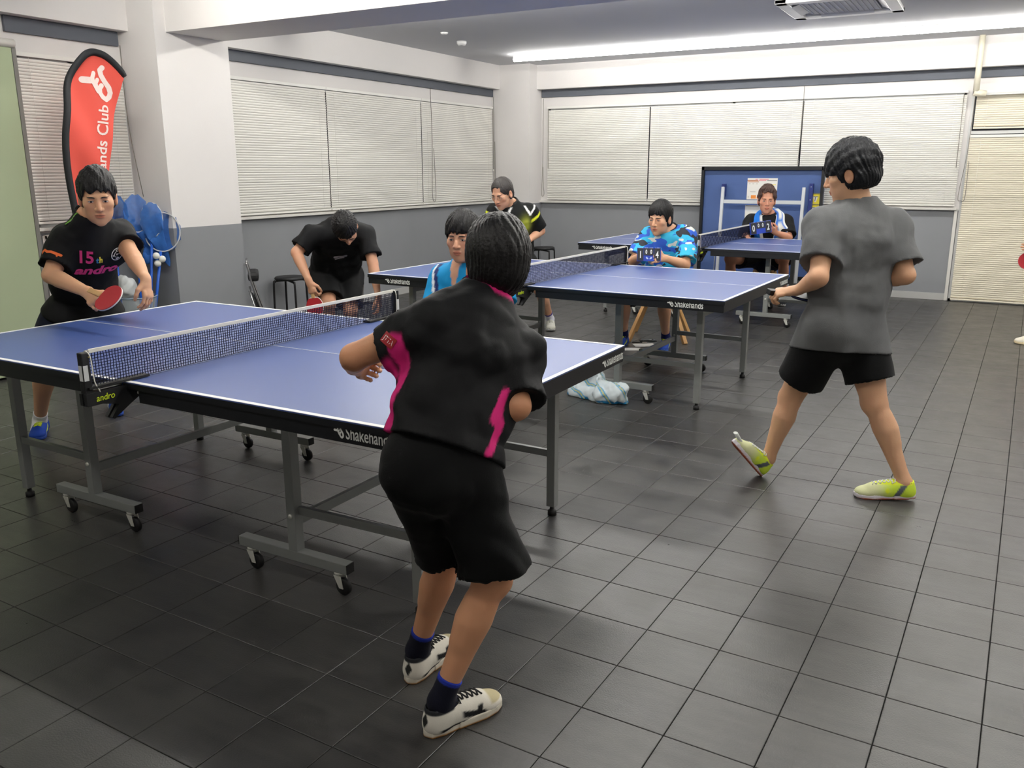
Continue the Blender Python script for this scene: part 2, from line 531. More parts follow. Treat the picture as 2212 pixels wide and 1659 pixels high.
# ---- floor: individual 25 cm rubbery tiles near the camera, the rest joined
def tile_material():
    m = bpy.data.materials.new('dark_floor_tile'); m.use_nodes = True
    nt = m.node_tree; b = nt.nodes['Principled BSDF']; L = nt.links
    geo = nt.nodes.new('ShaderNodeNewGeometry')
    mp = nt.nodes.new('ShaderNodeMapping'); mp.vector_type = 'TEXTURE'
    mp.inputs['Location'].default_value = (-1.3964, 2.0269, 0); mp.inputs['Rotation'].default_value = (0, 0, -0.0282); mp.inputs['Scale'].default_value = (0.2516, 0.2516, 0.2516)
    L.new(geo.outputs['Position'], mp.inputs['Vector'])
    fl = nt.nodes.new('ShaderNodeVectorMath'); fl.operation = 'FLOOR'; L.new(mp.outputs['Vector'], fl.inputs[0])
    wn = nt.nodes.new('ShaderNodeTexWhiteNoise'); wn.noise_dimensions = '2D'; L.new(fl.outputs['Vector'], wn.inputs['Vector'])
    # streaks run along one or the other direction in alternate tiles
    n1 = nt.nodes.new('ShaderNodeTexNoise'); n1.inputs['Scale'].default_value = 4.5; n1.inputs['Detail'].default_value = 9; n1.inputs['Roughness'].default_value = 0.72
    L.new(geo.outputs['Position'], n1.inputs['Vector'])
    mp2 = nt.nodes.new('ShaderNodeMapping'); mp2.inputs['Scale'].default_value = (5, 26, 1); mp2.inputs['Rotation'].default_value = (0, 0, 0.5)
    L.new(geo.outputs['Position'], mp2.inputs['Vector'])
    n2 = nt.nodes.new('ShaderNodeTexNoise'); n2.inputs['Scale'].default_value = 1.0; n2.inputs['Detail'].default_value = 5
    L.new(mp2.outputs['Vector'], n2.inputs['Vector'])
    a = nt.nodes.new('ShaderNodeMath'); a.operation = 'MULTIPLY_ADD'; a.inputs[1].default_value = 0.16
    L.new(wn.outputs['Value'], a.inputs[0]); 
    s = nt.nodes.new('ShaderNodeMath'); s.operation = 'MULTIPLY_ADD'; s.inputs[1].default_value = 0.5
    L.new(n2.outputs['Fac'], s.inputs[0]); L.new(n1.outputs['Fac'], s.inputs[2])
    L.new(s.outputs['Value'], a.inputs[2])
    cr = nt.nodes.new('ShaderNodeValToRGB')
    cr.color_ramp.elements[0].position = 0.45; cr.color_ramp.elements[0].color = (*lin((36, 36, 37)), 1)
    cr.color_ramp.elements[1].position = 1.35 if False else 1.0; cr.color_ramp.elements[1].color = (*lin((64, 63, 61)), 1)
    L.new(a.outputs['Value'], cr.inputs['Fac']); L.new(cr.outputs['Color'], b.inputs['Base Color'])
    rr = nt.nodes.new('ShaderNodeMapRange'); rr.inputs['From Min'].default_value = 0.3; rr.inputs['From Max'].default_value = 0.7
    rr.inputs['To Min'].default_value = 0.27; rr.inputs['To Max'].default_value = 0.47
    L.new(n1.outputs['Fac'], rr.inputs['Value']); L.new(rr.outputs['Result'], b.inputs['Roughness'])
    b.inputs['Specular IOR Level'].default_value = 0.5
    n3 = nt.nodes.new('ShaderNodeTexNoise'); n3.inputs['Scale'].default_value = 190; n3.inputs['Detail'].default_value = 2
    L.new(geo.outputs['Position'], n3.inputs['Vector'])
    n4 = nt.nodes.new('ShaderNodeTexNoise'); n4.inputs['Scale'].default_value = 9; n4.inputs['Detail'].default_value = 5
    L.new(geo.outputs['Position'], n4.inputs['Vector'])
    ad = nt.nodes.new('ShaderNodeMath'); ad.operation = 'MULTIPLY_ADD'; ad.inputs[1].default_value = 1.5
    ad.inputs[1].default_value = 0.8; L.new(n4.outputs['Fac'], ad.inputs[0]); L.new(n3.outputs['Fac'], ad.inputs[2])
    bp = nt.nodes.new('ShaderNodeBump'); bp.inputs['Strength'].default_value = 0.35; bp.inputs['Distance'].default_value = 0.002
    L.new(ad.outputs['Value'], bp.inputs['Height']); L.new(bp.outputs['Normal'], b.inputs['Normal'])
    return m
TILE = tile_material()
mb = MB(); mb.box(((XL + XR) / 2, (YF + YB) / 2, -0.06), (XR - XL + 0.4, YB - YF + 0.4, 0.1))
floor_o = struct('floor', mb, mat('black_subfloor', (16, 16, 17), 0.9))
TS, TTH, TX, TY = 0.2516, -0.0282, -1.3964, 2.0269
g = 0.0012; bv = 0.0016; h = 0.010
hs = TS / 2 - g
tv = [(-hs, -hs, -h), (hs, -hs, -h), (hs, hs, -h), (-hs, hs, -h), (-hs, -hs, -0.0012), (hs, -hs, -0.0012), (hs, hs, -0.0012), (-hs, hs, -0.0012),
      (-hs + bv, -hs + bv, 0), (hs - bv, -hs + bv, 0), (hs - bv, hs - bv, 0), (-hs + bv, hs - bv, 0)]
tf = [(0, 1, 5, 4), (1, 2, 6, 5), (2, 3, 7, 6), (3, 0, 4, 7), (4, 5, 9, 8), (5, 6, 10, 9), (6, 7, 11, 10), (7, 4, 8, 11), (8, 9, 10, 11)]
tile_me = bpy.data.meshes.new('floor_tile'); tile_me.from_pydata(tv, [], tf); tile_me.materials.append(TILE)
cs, sn = math.cos(TTH), math.sin(TTH)
cells = []
cinv = cam.matrix_world.inverted()
for i in range(-24, 26):
    for j in range(-24, 42):
        x = TX + TS * ((i + 0.5) * cs - (j + 0.5) * sn); y = TY + TS * ((i + 0.5) * sn + (j + 0.5) * cs)
        if not (XL + 0.05 < x < XR - 0.05 and YF + 0.05 < y < YB - 0.05):
            continue
        q = cinv @ Vector((x, y, 0))
        vis = q.z < -0.3 and abs(q.x / q.z) < 0.64 and abs(q.y / q.z) < 0.49
        cells.append((not vis, math.hypot(x, y), x, y))
cells.sort()
for k, (_, _, x, y) in enumerate(cells[:298]):
    o = link('floor_tile', tile_me, floor_o)
    o.location = (x, y, 0); o.rotation_euler = (0, 0, TTH)
m = MB()
for _, _, x, y in cells[298:]:
    m.add([(x + px * cs - py * sn, y + px * sn + py * cs, pz) for px, py, pz in tv], tf)
m.build('tile_field', TILE, floor_o, kind='stuff')

# ---- light rows on the ceiling (each a housing with glowing tubes)
TUBE = emit('led_tube_glow', (255, 252, 244), TUBE_STRENGTH)
HOUS = mat('fixture_white', (236, 236, 236), 0.4)
def light_row(y, label, x0=-5.6, x1=2.6, glow=None):
    t = thing('ceiling_light', label, 'ceiling light', (0, y, ZC), 0, 'long ceiling light rows')
    m = MB(); m.box(((x0 + x1) / 2, 0, -0.006), (x1 - x0, 0.05, 0.012)); m.build('housing', HOUS, t)
    n = 7; Lx = (x1 - x0) / n
    for k in range(n):
        a = x0 + k * Lx
        m = MB(); m.tube([(a + 0.006, 0, -0.05), (a + Lx - 0.006, 0, -0.05)], 0.03, 12); m.build('tube', glow or TUBE, t)
        m = MB(); m.box((a + 0.006, 0, -0.03), (0.012, 0.03, 0.05)); m.build('holder', HOUS, t)
    return t
light_row(10.1, 'long glowing light row near the back wall', glow=emit('led_tube_back', (255, 252, 246), TUBE_STRENGTH * 0.58))
light_row(6.72, 'light row just past the deep beam, above the frame')
light_row(3.95, 'light row above the nearest table, above the frame')
light_row(0.9, 'light row overhead of the camera', glow=emit('led_tube_dim', (255, 250, 240), TUBE_STRENGTH * 0.38))

# smoke detectors
def detector(label, x, y, r, h):
    t = thing('smoke_detector', label, 'detector', (x, y, ZC))
    m = MB(); m.lathe([(0.001, 0), (r, 0), (r, -h * 0.5), (r * 0.75, -h), (0.001, -h)], n=18); m.build('body', HOUS, t)
    m = MB(); m.lathe([(0.001, -h - 0.004), (r * 0.35, -h), (r * 0.4, -h + 0.002)], n=12); m.build('sensor', mat('sensor_grey', (170, 172, 176), 0.4), t)
detector('white smoke detector on the ceiling left of the light row', -5.52, 8.74, 0.055, 0.045)
detector('small flat ceiling disc near the smoke detector', -5.33, 8.10, 0.04, 0.02)

# air-conditioning cassette in the ceiling
ac = thing('ceiling_cassette', 'white square air conditioner cassette in the ceiling', 'air conditioner', (-1.42, 8.48, ZC))
m = MB(); W = 0.47
for (cx, cy, sx, sy) in ((0, -W + 0.05, 2 * W, 0.10), (0, W - 0.05, 2 * W, 0.10), (-W + 0.05, 0, 0.10, 2 * W), (W - 0.05, 0, 0.10, 2 * W)):
    m.box((cx, cy, -0.018), (sx, sy, 0.036))
m.build('panel_frame', mat('cassette_white', (238, 238, 238), 0.35), ac, 0.006)
m = MB(); m.box((0, 0, -0.010), (0.60, 0.60, 0.02))
for k in range(14):
    m.box((-0.28 + k * 0.043, 0, -0.022), (0.012, 0.56, 0.008))
m.build('intake_grille', mat('grille_grey', (198, 200, 208), 0.5), ac)
for k in range(4):
    R = Matrix.Rotation(k * PI / 2, 3, 'Z')
    c = R @ Vector((0, -0.345, -0.022))
    lv = MB(); lv.box(c, (0.46, 0.07, 0.008), R @ Matrix.Rotation(0.35, 3, 'X')); lv.build('louvre', mat('louvre_grey', (205, 206, 210), 0.35), ac, 0.002)
# ================================================================== tennis tables
BLUE = mat('table_blue_top', (62, 84, 144), 0.36, 0.7, noise=0.03, nscale=5)
LINEW = mat('table_white_line', (240, 240, 240), 0.5)
BLK = mat('apron_black', (17, 19, 23), 0.45, 0.4)
STEEL = mat('leg_grey_steel', (142, 145, 143), 0.4, 0.5, metal=0.35)
CHROME = mat('caster_zinc', (214, 214, 206), 0.35, 0.6, metal=0.3)
RUB = mat('caster_rubber', (18, 18, 19), 0.6)
INK = mat('white_print', (232, 234, 230), 0.6)
L2, B2, TZ = 1.37, 0.7625, 0.76

def logo_text(parent, o, x, y, h=0.043):
    """club lettering with its mark; origin at left baseline"""
    M = frame(o, x, y)
    m = MB(); vs, fs = text_mesh('Shakehands', h, 0.0004, 0.66, align='LEFT', bold=0.0004)
    w = max(v.x for v in vs)
    m.add([M @ (v * (1) + Vector((h * 1.0, 0, 0))) for v in vs], fs)
    a = m.build('lettering', INK, parent)
    vs, fs = hand_logo(h * 0.98)
    m = MB(); m.add([M @ (v + Vector((h * 0.38, h * 0.46, 0.0004))) for v in vs], fs)
    m.build('logo', INK, parent)

def table_half(t, s):
    """s = +1 right half, -1 left half; local x along the table"""
    g = 0.004
    m = MB(); m.box((s * (L2 / 2 + g / 2), 0, TZ - 0.0125), (L2 - g, 2 * B2, 0.025)); m.build('tabletop', BLUE, t, 0.001)
    e = 0.0012
    for sv in (-1, 1):
        m = MB(); m.box((s * (L2 / 2 + g / 2), sv * (B2 - 0.01), TZ + e / 2), (L2 - g, 0.02, e)); m.build('side_line', LINEW, t)
    m = MB(); m.box((s * (L2 - 0.01), 0, TZ + e / 2), (0.02, 2 * B2 - 0.04, e)); m.build('end_line', LINEW, t)
    m = MB(); m.box((s * (L2 / 2 - 0.008), 0, TZ + e / 2), (L2 - 0.03, 0.003, e)); m.build('centre_line', LINEW, t)
    # apron
    m = MB(); zc = (0.745 + 0.695) / 2 - 0.001; hz = 0.052
    x0, x1 = 0.08, L2 - 0.004
    m.box((s * (x0 + x1) / 2, -(B2 - 0.012), zc), (x1 - x0, 0.018, hz + 0.012)); m.box((s * (x0 + x1) / 2, B2 - 0.012, zc), (x1 - x0, 0.018, hz + 0.012))
    m.box((s * (x1 - 0.009), 0, zc), (0.018, 2 * B2 - 0.04, hz + 0.012)); m.box((s * (x0 + 0.009), 0, zc), (0.018, 2 * B2 - 0.04, hz))
    ap = m.build('apron', BLK, t, 0.002)
    # black edge band round the slab
    m = MB()
    for sv in (-1, 1):
        m.box((s * (L2 / 2 + g / 2), sv * (B2 + 0.0006), TZ - 0.015), (L2 - g, 0.0012, 0.022))
    m.box((s * (L2 + 0.0006), 0, TZ - 0.015), (0.0012, 2 * B2, 0.022)); m.build('edge_band', BLK, t)
    # printing on the long sides and the end
    xa = 1.015 if s > 0 else -1.2
    logo_text(ap, (xa, -(B2 - 0.0026), 0.7015), (1, 0, 0), (0, 0, 1))
    xb = -1.015 if s < 0 else 1.2
    logo_text(ap, (xb, B2 - 0.0026, 0.7015), (-1, 0, 0), (0, 0, 1))
    if s > 0:
        logo_text(ap, (L2 - 0.0036, 0.53, 0.7015), (0, 1, 0), (0, 0, 1))
    else:
        logo_text(ap, (-L2 + 0.0036, -0.53, 0.7015), (0, -1, 0), (0, 0, 1))
    # legs
    for sv in (-1, 1):
        v = sv * 0.51
        m = MB(); m.bar((s * 1.145, v, 0.045), (s * 1.145, v, 0.70), 0.04); lg = m.build('outer_leg', STEEL, t, 0.003)
        m = MB(); m.lathe([(0.001, 0.0), (0.02, 0.0), (0.02, 0.022), (0.012, 0.026), (0.008, 0.05), (0.001, 0.05)], (s * 1.145, v, 0), n=12); m.build('foot', RUB, lg)
        vi = sv * 0.535
        m = MB(); m.bar((s * 0.595, vi, 0.13), (s * 0.595, vi, 0.70), 0.042); il = m.build('inner_leg', STEEL, t, 0.003)
        m = MB(); m.lathe([(0.001, 0.004), (0.009, 0.004), (0.009, 0)], (s * 0.595, vi - 0.021, 0.27), axis=(0, -1, 0), n=8); m.build('bolt', CHROME, il)
        m = MB(); m.bar((s * 0.31, vi, 0.112), (s * 0.85, vi, 0.112), 0.042, 0.04); fb = m.build('foot_bar', STEEL, t, 0.003)
        for xe in (0.309, 0.851):
            m = MB(); m.box((s * xe, vi, 0.112), (0.006, 0.038, 0.036)); m.build('end_cap', RUB, fb)
        for xe in (0.36, 0.80):
            m = MB()
            m.lathe([(0.001, 0.092), (0.02, 0.092), (0.021, 0.084), (0.016, 0.078), (0.001, 0.076)], (s * xe, vi, 0), n=12)
            dx = 0.018
            for k in (-1, 1):
                q = [(s * xe - 0.016, 0.078), (s * xe + 0.016, 0.078), (s * xe + dx + 0.009, 0.03), (s * xe + dx - 0.009, 0.03)]
                m.add([(x, vi + k * 0.014, z) for x, z in q] + [(x, vi + k * 0.017, z) for x, z in q],
                      [(0, 1, 2, 3), (4, 5, 6, 7), (0, 1, 5, 4), (1, 2, 6, 5), (2, 3, 7, 6), (3, 0, 4, 7)])
            cs_ = m.build('caster', CHROME, t)
            m = MB(); m.lathe([(0.001, -0.011), (0.028, -0.011), (0.033, -0.006), (0.033, 0.006), (0.028, 0.011), (0.001, 0.011)], (s * xe + dx, vi, 0.0335), axis=(0, 1, 0), n=20); m.build('wheel', RUB, cs_)
        m = MB(); m.bar((s * 0.615, vi * 0.985, 0.29), (s * 1.127, vi * 0.965, 0.29), 0.02, 0.032); m.build('rail', STEEL, t, 0.002)
    m = MB(); m.bar((s * 0.595, -0.515, 0.245), (s * 0.595, 0.515, 0.245), 0.02, 0.038); m.build('cross_rail', STEEL, t, 0.002)
    m = MB(); m.bar((s * 1.145, -0.49, 0.625), (s * 1.145, 0.49, 0.625), 0.02, 0.036); m.build('upper_rail', STEEL, t, 0.002)

def make_table(label):
    t = thing('tennis_table', label, 'table', (-2.7576, 2.7522, 0), -0.0064, 'blue tennis tables with black aprons')
    for s in (-1, 1):
        table_half(t, s)
    return t

NETM = mat('net_cord_navy', (24, 27, 50), 0.8, 0.2)
TAPE = mat('net_tape_white', (228, 226, 216), 0.7)
POSTM = mat('net_post_black', (22, 23, 25), 0.5)
YEL = mat('yellow_print', (200, 222, 40), 0.6)
def make_net(label):
    t = thing('table_net', label, 'net', (-2.7576, 2.7522, TZ), -0.0064, 'nets clamped across the tennis tables')
    V, H = 0.885, 0.137
    m = MB()
    n = 150; rows = 12
    rnd = random.Random(3)
    def wob(v, z): return 0.0015 * math.sin(v * 60) * math.sin(z * 90)
    for k in range(n + 1):
        v = -V + 2 * V * k / n
        p = [(wob(v, z), v + 0.0012 * math.sin(z * 140 + k), z) for z in [0.004 + (H - 0.012) * i / 6 for i in range(7)]]
        for a, b in zip(p, p[1:]):
            m.bar(a, b, 0.0021, 0.0021, up=(1, 0, 0))
    for i in range(rows + 1):
        z = 0.004 + (H - 0.012) * i / rows
        p = [(wob(-V + 2 * V * k / 30, z), -V + 2 * V * k / 30, z + 0.0007 * math.sin(k * 1.7 + i)) for k in range(31)]
        for a, b in zip(p, p[1:]):
            m.bar(a, b, 0.0021, 0.0021)
    m.build('netting', NETM, t, kind='stuff')
    m = MB(); m.box((0, 0, H - 0.001), (0.006, 2 * V, 0.015)); m.build('top_tape', TAPE, t, 0.002)
    m = MB(); m.tube([(0, -V - 0.015, H + 0.002), (0, V + 0.015, H + 0.002)], 0.0025, 6)
    for sv in (-1, 1):
        m.tube(curve_pts([(0.004, sv * (V + 0.012), H + 0.002), (0.018, sv * (V + 0.006), H - 0.02), (0.02, sv * (V + 0.002), 0.03), (0.02, sv * (V - 0.012), -0.005), (0.016, sv * (V - 0.02), -0.03)], 5), 0.0022, 6)
    m.build('tension_cord', TAPE, t)
    for sv in (-1, 1):
        m = MB(); m.box((0, sv * (V + 0.022), 0.045), (0.026, 0.03, 0.182)); po = m.build('post', POSTM, t, 0.004)
        m = MB(); m.box((0.0135, sv * (V + 0.026), 0.062), (0.001, 0.018, 0.056)); m.box((0, sv * (V + 0.0375), 0.062), (0.018, 0.001, 0.056)); m.build('sticker', mat('sticker_white', (212, 214, 214), 0.5), po)
        m = MB(); m.lathe([(0.001, 0), (0.003, 0), (0.003, 0.004), (0.001, 0.004)], (0.013, sv * (V + 0.01), 0.118), axis=(1, 0, 0), n=8); m.build('hook', mat('brass', (190, 170, 110), 0.3, metal=0.8), po)
        # clamp jaw: upper plate on the table, side block, lower plate with two prongs
        m = MB()
        m.box((0.0, sv * (V - 0.10), 0.006), (0.045, 0.25, 0.008))
        m.box((0, sv * (V + 0.005), -0.034), (0.036, 0.06, 0.05))
        poly = [(-0.04, -0.012), (0.24, -0.012), (0.24, -0.028), (0.13, -0.085), (0.06, -0.125), (0.05, -0.118), (0.085, -0.075), (0.02, -0.058), (-0.04, -0.056)]
        for dx in (-0.02, 0.006):
            Mx = Matrix(((0, 0, 1, dx), (-sv, 0, 0, sv * (V + 0.0)), (0, 1, 0, 0), (0, 0, 0, 1)))
            m.prism(poly, 0, 0.015, M=Mx)
        cl = m.build('clamp', POSTM, t)
        yd = 1 if sv < 0 else -1
        for txt, hgt, v0, z0 in (('andro', 0.024, V + 0.005, -0.045), ('Snap', 0.015, V - 0.125, -0.028)):
            vs, fs = text_mesh(txt, hgt, 0.0003, 0.95, shear=0.15, align='LEFT', bold=0.0003)
            k = MB()
            if sv < 0:
                F = frame((0.0222, -v0, z0), (0, 1, 0), (0, 0, 1))
            else:
                F = frame((0.0222, v0 - 0.09, z0), (0, 1, 0), (0, 0, 1))
            k.add([F @ p for p in vs], fs); k.build('lettering', YEL, cl)
        k = MB(); k.lathe([(0.001, 0.004), (0.006, 0.003), (0.007, 0)], (0.021, sv * (V - 0.17), -0.05), axis=(1, 0, 0), n=10); k.build('rivet', CHROME, cl)
    return t
table1 = make_table('nearest blue tennis table, in front of the leaning boy')
net1 = make_net('net on the nearest blue table')
TABS = ((-2.7576, 2.7522, -0.0064), (-2.6984, 5.8257, -0.0347), (-2.4976, 9.1435, -0.0242))
for i, lab, nl in ((1, 'middle blue tennis table, with the camouflage-shirted scorer behind it', 'net on the middle blue table'),
                   (2, 'farthest blue tennis table in front of the upright table half', 'net on the farthest blue table')):
    for src, z, l in ((table1, 0, lab), (net1, TZ, nl)):
        c = copy_tree(src); c.location = (TABS[i][0], TABS[i][1], z); c.rotation_euler = (0, 0, TABS[i][2]); c['label'] = l
# ================================================================== figure modelling: smooth distance fields -> one continuous surface
F32 = np.float32
def V3(p): return np.array(p, dtype=np.float64)
def unit(v):
    v = V3(v); return v / max(np.linalg.norm(v), 1e-9)
def smin(a, b, k):
    h = np.clip(0.5 + 0.5 * (b - a) / k, 0, 1)
    return b + (a - b) * h - k * h * (1 - h)
def smax(a, b, k): return -smin(-a, -b, k)

class Bone:
    """tapered limb from a to b; radii are read off knots along it; flat = depth/width about the side axis"""
    def __init__(s, a, b, radii, flat=None, side=None, k=0.03, knots=None):
        s.a = V3(a); s.b = V3(b); s.k = k
        s.r = [float(x) for x in (radii if isinstance(radii, (list, tuple)) else [radii, radii])]
        s.t = knots or list(np.linspace(0, 1, len(s.r)))
        s.ax = unit(s.b - s.a); s.L = np.linalg.norm(s.b - s.a)
        s.flat = None
        if flat is not None:
            sd = V3(side); sd = unit(sd - s.ax * (sd @ s.ax))
            s.sd = sd; s.dp = np.cross(s.ax, sd)
            s.flat = flat if isinstance(flat, (list, tuple)) else [flat] * len(s.r)
    def d(s, p):
        q = p - s.a
        u = q @ s.ax
        t = np.clip(u / max(s.L, 1e-6), 0, 1)
        r = np.interp(t, s.t, s.r)
        al = u - t * s.L
        if s.flat is None:
            w = q - np.outer(t * s.L, s.ax)
            return np.sqrt((w * w).sum(1)) - r
        f = np.interp(t, s.t, s.flat)
        x = q @ s.sd; y = (q @ s.dp) / f
        e = np.sqrt(x * x + y * y + (al / np.minimum(f, 1)) ** 2 * 0.8)
        return (e - r) * np.minimum(f, 1.0)
    def box(s):
        m = max(s.r) * max(1.0, max(s.flat) if s.flat else 1.0)
        return np.minimum(s.a, s.b) - m, np.maximum(s.a, s.b) + m

class Ell:
    def __init__(s, c, r, R=None, k=0.02):
        s.c = V3(c); s.rr = V3(r); s.R = R; s.k = k
    def d(s, p):
        q = p - s.c
        if s.R is not None:
            q = q @ s.R
        k0 = np.sqrt(((q / s.rr) ** 2).sum(1)); k1 = np.sqrt(((q / s.rr ** 2) ** 2).sum(1))
        return k0 * (k0 - 1) / np.maximum(k1, 1e-6)
    def box(s):
        m = max(s.rr); return s.c - m, s.c + m

def union(prims, p):
    out = None
    for b in prims:
        e = b.d(p)
        out = e if out is None else smin(out, e, b.k)
    return out
def bounds(prims, pad):
    lo = np.min([b.box()[0] for b in prims], axis=0); hi = np.max([b.box()[1] for b in prims], axis=0)
    return lo - pad, hi + pad

def net(fn, lo, hi, h, project=True):
    """surface nets over a sparse grid"""
    lo = V3(lo); hi = V3(hi)
    n = (np.ceil((hi - lo) / h).astype(int) + 2)
    B = 4
    nb = -(-n // B)
    g = np.stack(np.meshgrid(*[np.arange(k) for k in nb], indexing='ij'), -1).reshape(-1, 3)
    dc = fn(lo + (g * B + (B - 1) / 2) * h).astype(F32)
    act = np.abs(dc) < (B * h * 0.87 * 1.5 + 0.012)
    big = np.repeat(np.repeat(np.repeat(dc.reshape(nb), B, 0), B, 1), B, 2)
    off = np.stack(np.meshgrid(*[np.arange(B)] * 3, indexing='ij'), -1).reshape(-1, 3)
    idx = (g[act][:, None, :] * B + off[None]).reshape(-1, 3)
    vals = np.empty(len(idx), F32)
    for i in range(0, len(idx), 400000):
        vals[i:i + 400000] = fn(lo + idx[i:i + 400000] * h)
    big[idx[:, 0], idx[:, 1], idx[:, 2]] = vals
    D = big
    S = D < 0
    nx, ny, nz = D.shape
    c = S[:-1, :-1, :-1].astype(np.int8)
    cnt = np.zeros_like(c)
    for dx in (0, 1):
        for dy in (0, 1):
            for dz in (0, 1):
                cnt += S[dx:nx - 1 + dx, dy:ny - 1 + dy, dz:nz - 1 + dz]
    cell = np.argwhere((cnt > 0) & (cnt < 8))
    vid = -np.ones(cnt.shape, np.int32)
    vid[cell[:, 0], cell[:, 1], cell[:, 2]] = np.arange(len(cell))
    acc = np.zeros((len(cell), 3)); num = np.zeros(len(cell))
    cor = [(dx, dy, dz) for dx in (0, 1) for dy in (0, 1) for dz in (0, 1)]
    for a in range(8):
        for ax in range(3):
            if cor[a][ax]:
                continue
            bq = list(cor[a]); bq[ax] = 1
            ia = cell + np.array(cor[a]); ib = cell + np.array(bq)
            va = D[ia[:, 0], ia[:, 1], ia[:, 2]]; vb = D[ib[:, 0], ib[:, 1], ib[:, 2]]
            m = (va < 0) != (vb < 0)
            t = np.where(m, va / np.where(m, va - vb, 1), 0)
            pt = np.array(cor[a], float)[None].repeat(len(cell), 0); pt[:, ax] = t
            acc[m] += pt[m]; num[m] += 1
    P = lo + (cell + acc / np.maximum(num, 1)[:, None]) * h
    quads = []
    for ax in range(3):
        sl = [slice(None)] * 3; s2 = [slice(None)] * 3
        sl[ax] = slice(0, -1); s2[ax] = slice(1, None)
        a = S[tuple(sl)]; b = S[tuple(s2)]
        e = np.argwhere(a != b)
        o1, o2 = [(1, 2), (2, 0), (0, 1)][ax]
        ok = (e[:, o1] > 0) & (e[:, o2] > 0) & (e[:, o1] < D.shape[o1] - 1) & (e[:, o2] < D.shape[o2] - 1)
        e = e[ok]
        q = []
        for d1, d2 in ((-1, -1), (0, -1), (0, 0), (-1, 0)):
            cc = e.copy(); cc[:, o1] += d1; cc[:, o2] += d2
            q.append(vid[cc[:, 0], cc[:, 1], cc[:, 2]])
        q = np.stack(q, 1)
        flip = ~a[e[:, 0], e[:, 1], e[:, 2]]
        q[flip] = q[flip][:, ::-1]
        quads.append(q[(q >= 0).all(1)])
    Q = np.concatenate(quads)
    if project and len(P):
        for _ in range(1):
            d0 = fn(P); ee = h * 0.15; gr = np.empty_like(P)
            for ax in range(3):
                e = np.zeros(3); e[ax] = ee
                gr[:, ax] = (fn(P + e) - d0) / ee
            gl = (gr * gr).sum(1)
            st = -(d0 / np.maximum(gl, 0.05))[:, None] * gr
            ln = np.linalg.norm(st, axis=1); f = np.minimum(1, 0.5 * h / np.maximum(ln, 1e-9))
            P = P + st * f[:, None]
    return P, Q

def np_mesh(name, P, Q, mats, parent, col=None, face_mat=None, origin=None):
    me = bpy.data.meshes.new(name)
    if origin is not None:
        P = P - V3(origin)
    nv, nf = len(P), len(Q)
    me.vertices.add(nv); me.vertices.foreach_set('co', P.astype(F32).ravel())
    k = Q.shape[1]
    me.loops.add(nf * k); me.loops.foreach_set('vertex_index', Q.astype(np.int32).ravel())
    me.polygons.add(nf); me.polygons.foreach_set('loop_start', np.arange(nf, dtype=np.int32) * k)
    me.polygons.foreach_set('use_smooth', np.ones(nf, bool))
    for m in (mats if isinstance(mats, (list, tuple)) else [mats]):
        me.materials.append(m)
    if face_mat is not None:
        me.polygons.foreach_set('material_index', face_mat.astype(np.int32))
    if col is not None:
        a = me.color_attributes.new('Col', 'FLOAT_COLOR', 'POINT')
        c4 = np.ones((nv, 4), F32); c4[:, :3] = col
        a.data.foreach_set('color', c4.ravel())
    me.update(calc_edges=True)
    me.validate()
    return link(name, me, parent)

def fold(p, amp, f, seed=0):
    """soft cloth folds as a displacement field"""
    r = np.random.RandomState(seed)
    out = np.zeros(len(p))
    for i in range(4):
        k = r.normal(size=3); k[2] *= 0.55; k = k / np.linalg.norm(k) * f * (0.7 + 0.5 * r.rand())
        k2 = r.normal(size=3); k2 = k2 / np.linalg.norm(k2) * f * 0.5
        s = np.sin(p @ k + 1.6 * np.sin(p @ k2 + r.rand() * 6) + r.rand() * 6)
        out += np.abs(s) ** 1.5 * np.sign(s) * 0.5
    return amp * out * 0.5

def L3(c): return np.array(lin(c))
def mixc(c, m, new):
    return c * (1 - m[:, None]) + np.array(new)[None] * m[:, None]
def ss(a, b, x):
    t = np.clip((x - a) / (b - a), 0, 1); return t * t * (3 - 2 * t)
# joint positions (metres) of every figure
J = {}
J['boy'] = dict(pel=(-1.200, 1.770, 0.793), neck=(-1.195, 2.002, 1.164), hiL=(-1.250, 1.730, 0.777), hiR=(-1.148, 1.821, 0.760), shL=(-1.285, 1.848, 1.119), shR=(-1.159, 2.056, 1.046), elL=(-1.486, 1.782, 1.024), wrL=(-1.612, 1.929, 0.958), elR=(-1.071, 1.945, 0.902), wrR=(-1.211, 1.993, 0.830), knL=(-1.278, 1.909, 0.449), knR=(-1.092, 1.841, 0.434), anL=(-1.395, 1.919, 0.067), anR=(-1.192, 1.751, 0.067), heelL=(-1.402, 1.863, -0.000), toeL=(-1.408, 2.111, -0.002), heelR=(-1.215, 1.681, -0.001), toeR=(-1.133, 1.887, -0.005), head=(-1.209, 2.074, 1.259))
J['greyman'] = dict(pel=(-0.576, 4.225, 0.813), neck=(-0.577, 4.293, 1.359), hiL=(-0.633, 4.158, 0.792), hiR=(-0.519, 4.291, 0.789), shL=(-0.680, 4.132, 1.260), shR=(-0.422, 4.414, 1.256), elL=(-0.664, 3.981, 1.051), wrL=(-0.773, 4.115, 0.974), elR=(-0.342, 4.344, 1.041), wrR=(-0.501, 4.438, 0.989), knL=(-0.793, 4.252, 0.423), knR=(-0.405, 4.240, 0.444), anL=(-0.924, 4.248, 0.096), anR=(-0.279, 4.253, 0.073), heelL=(-0.907, 4.223, -0.000), toeL=(-1.039, 4.058, 0.223), heelR=(-0.187, 4.236, 0.031), toeR=(-0.395, 4.177, 0.021), head=(-0.612, 4.262, 1.492))
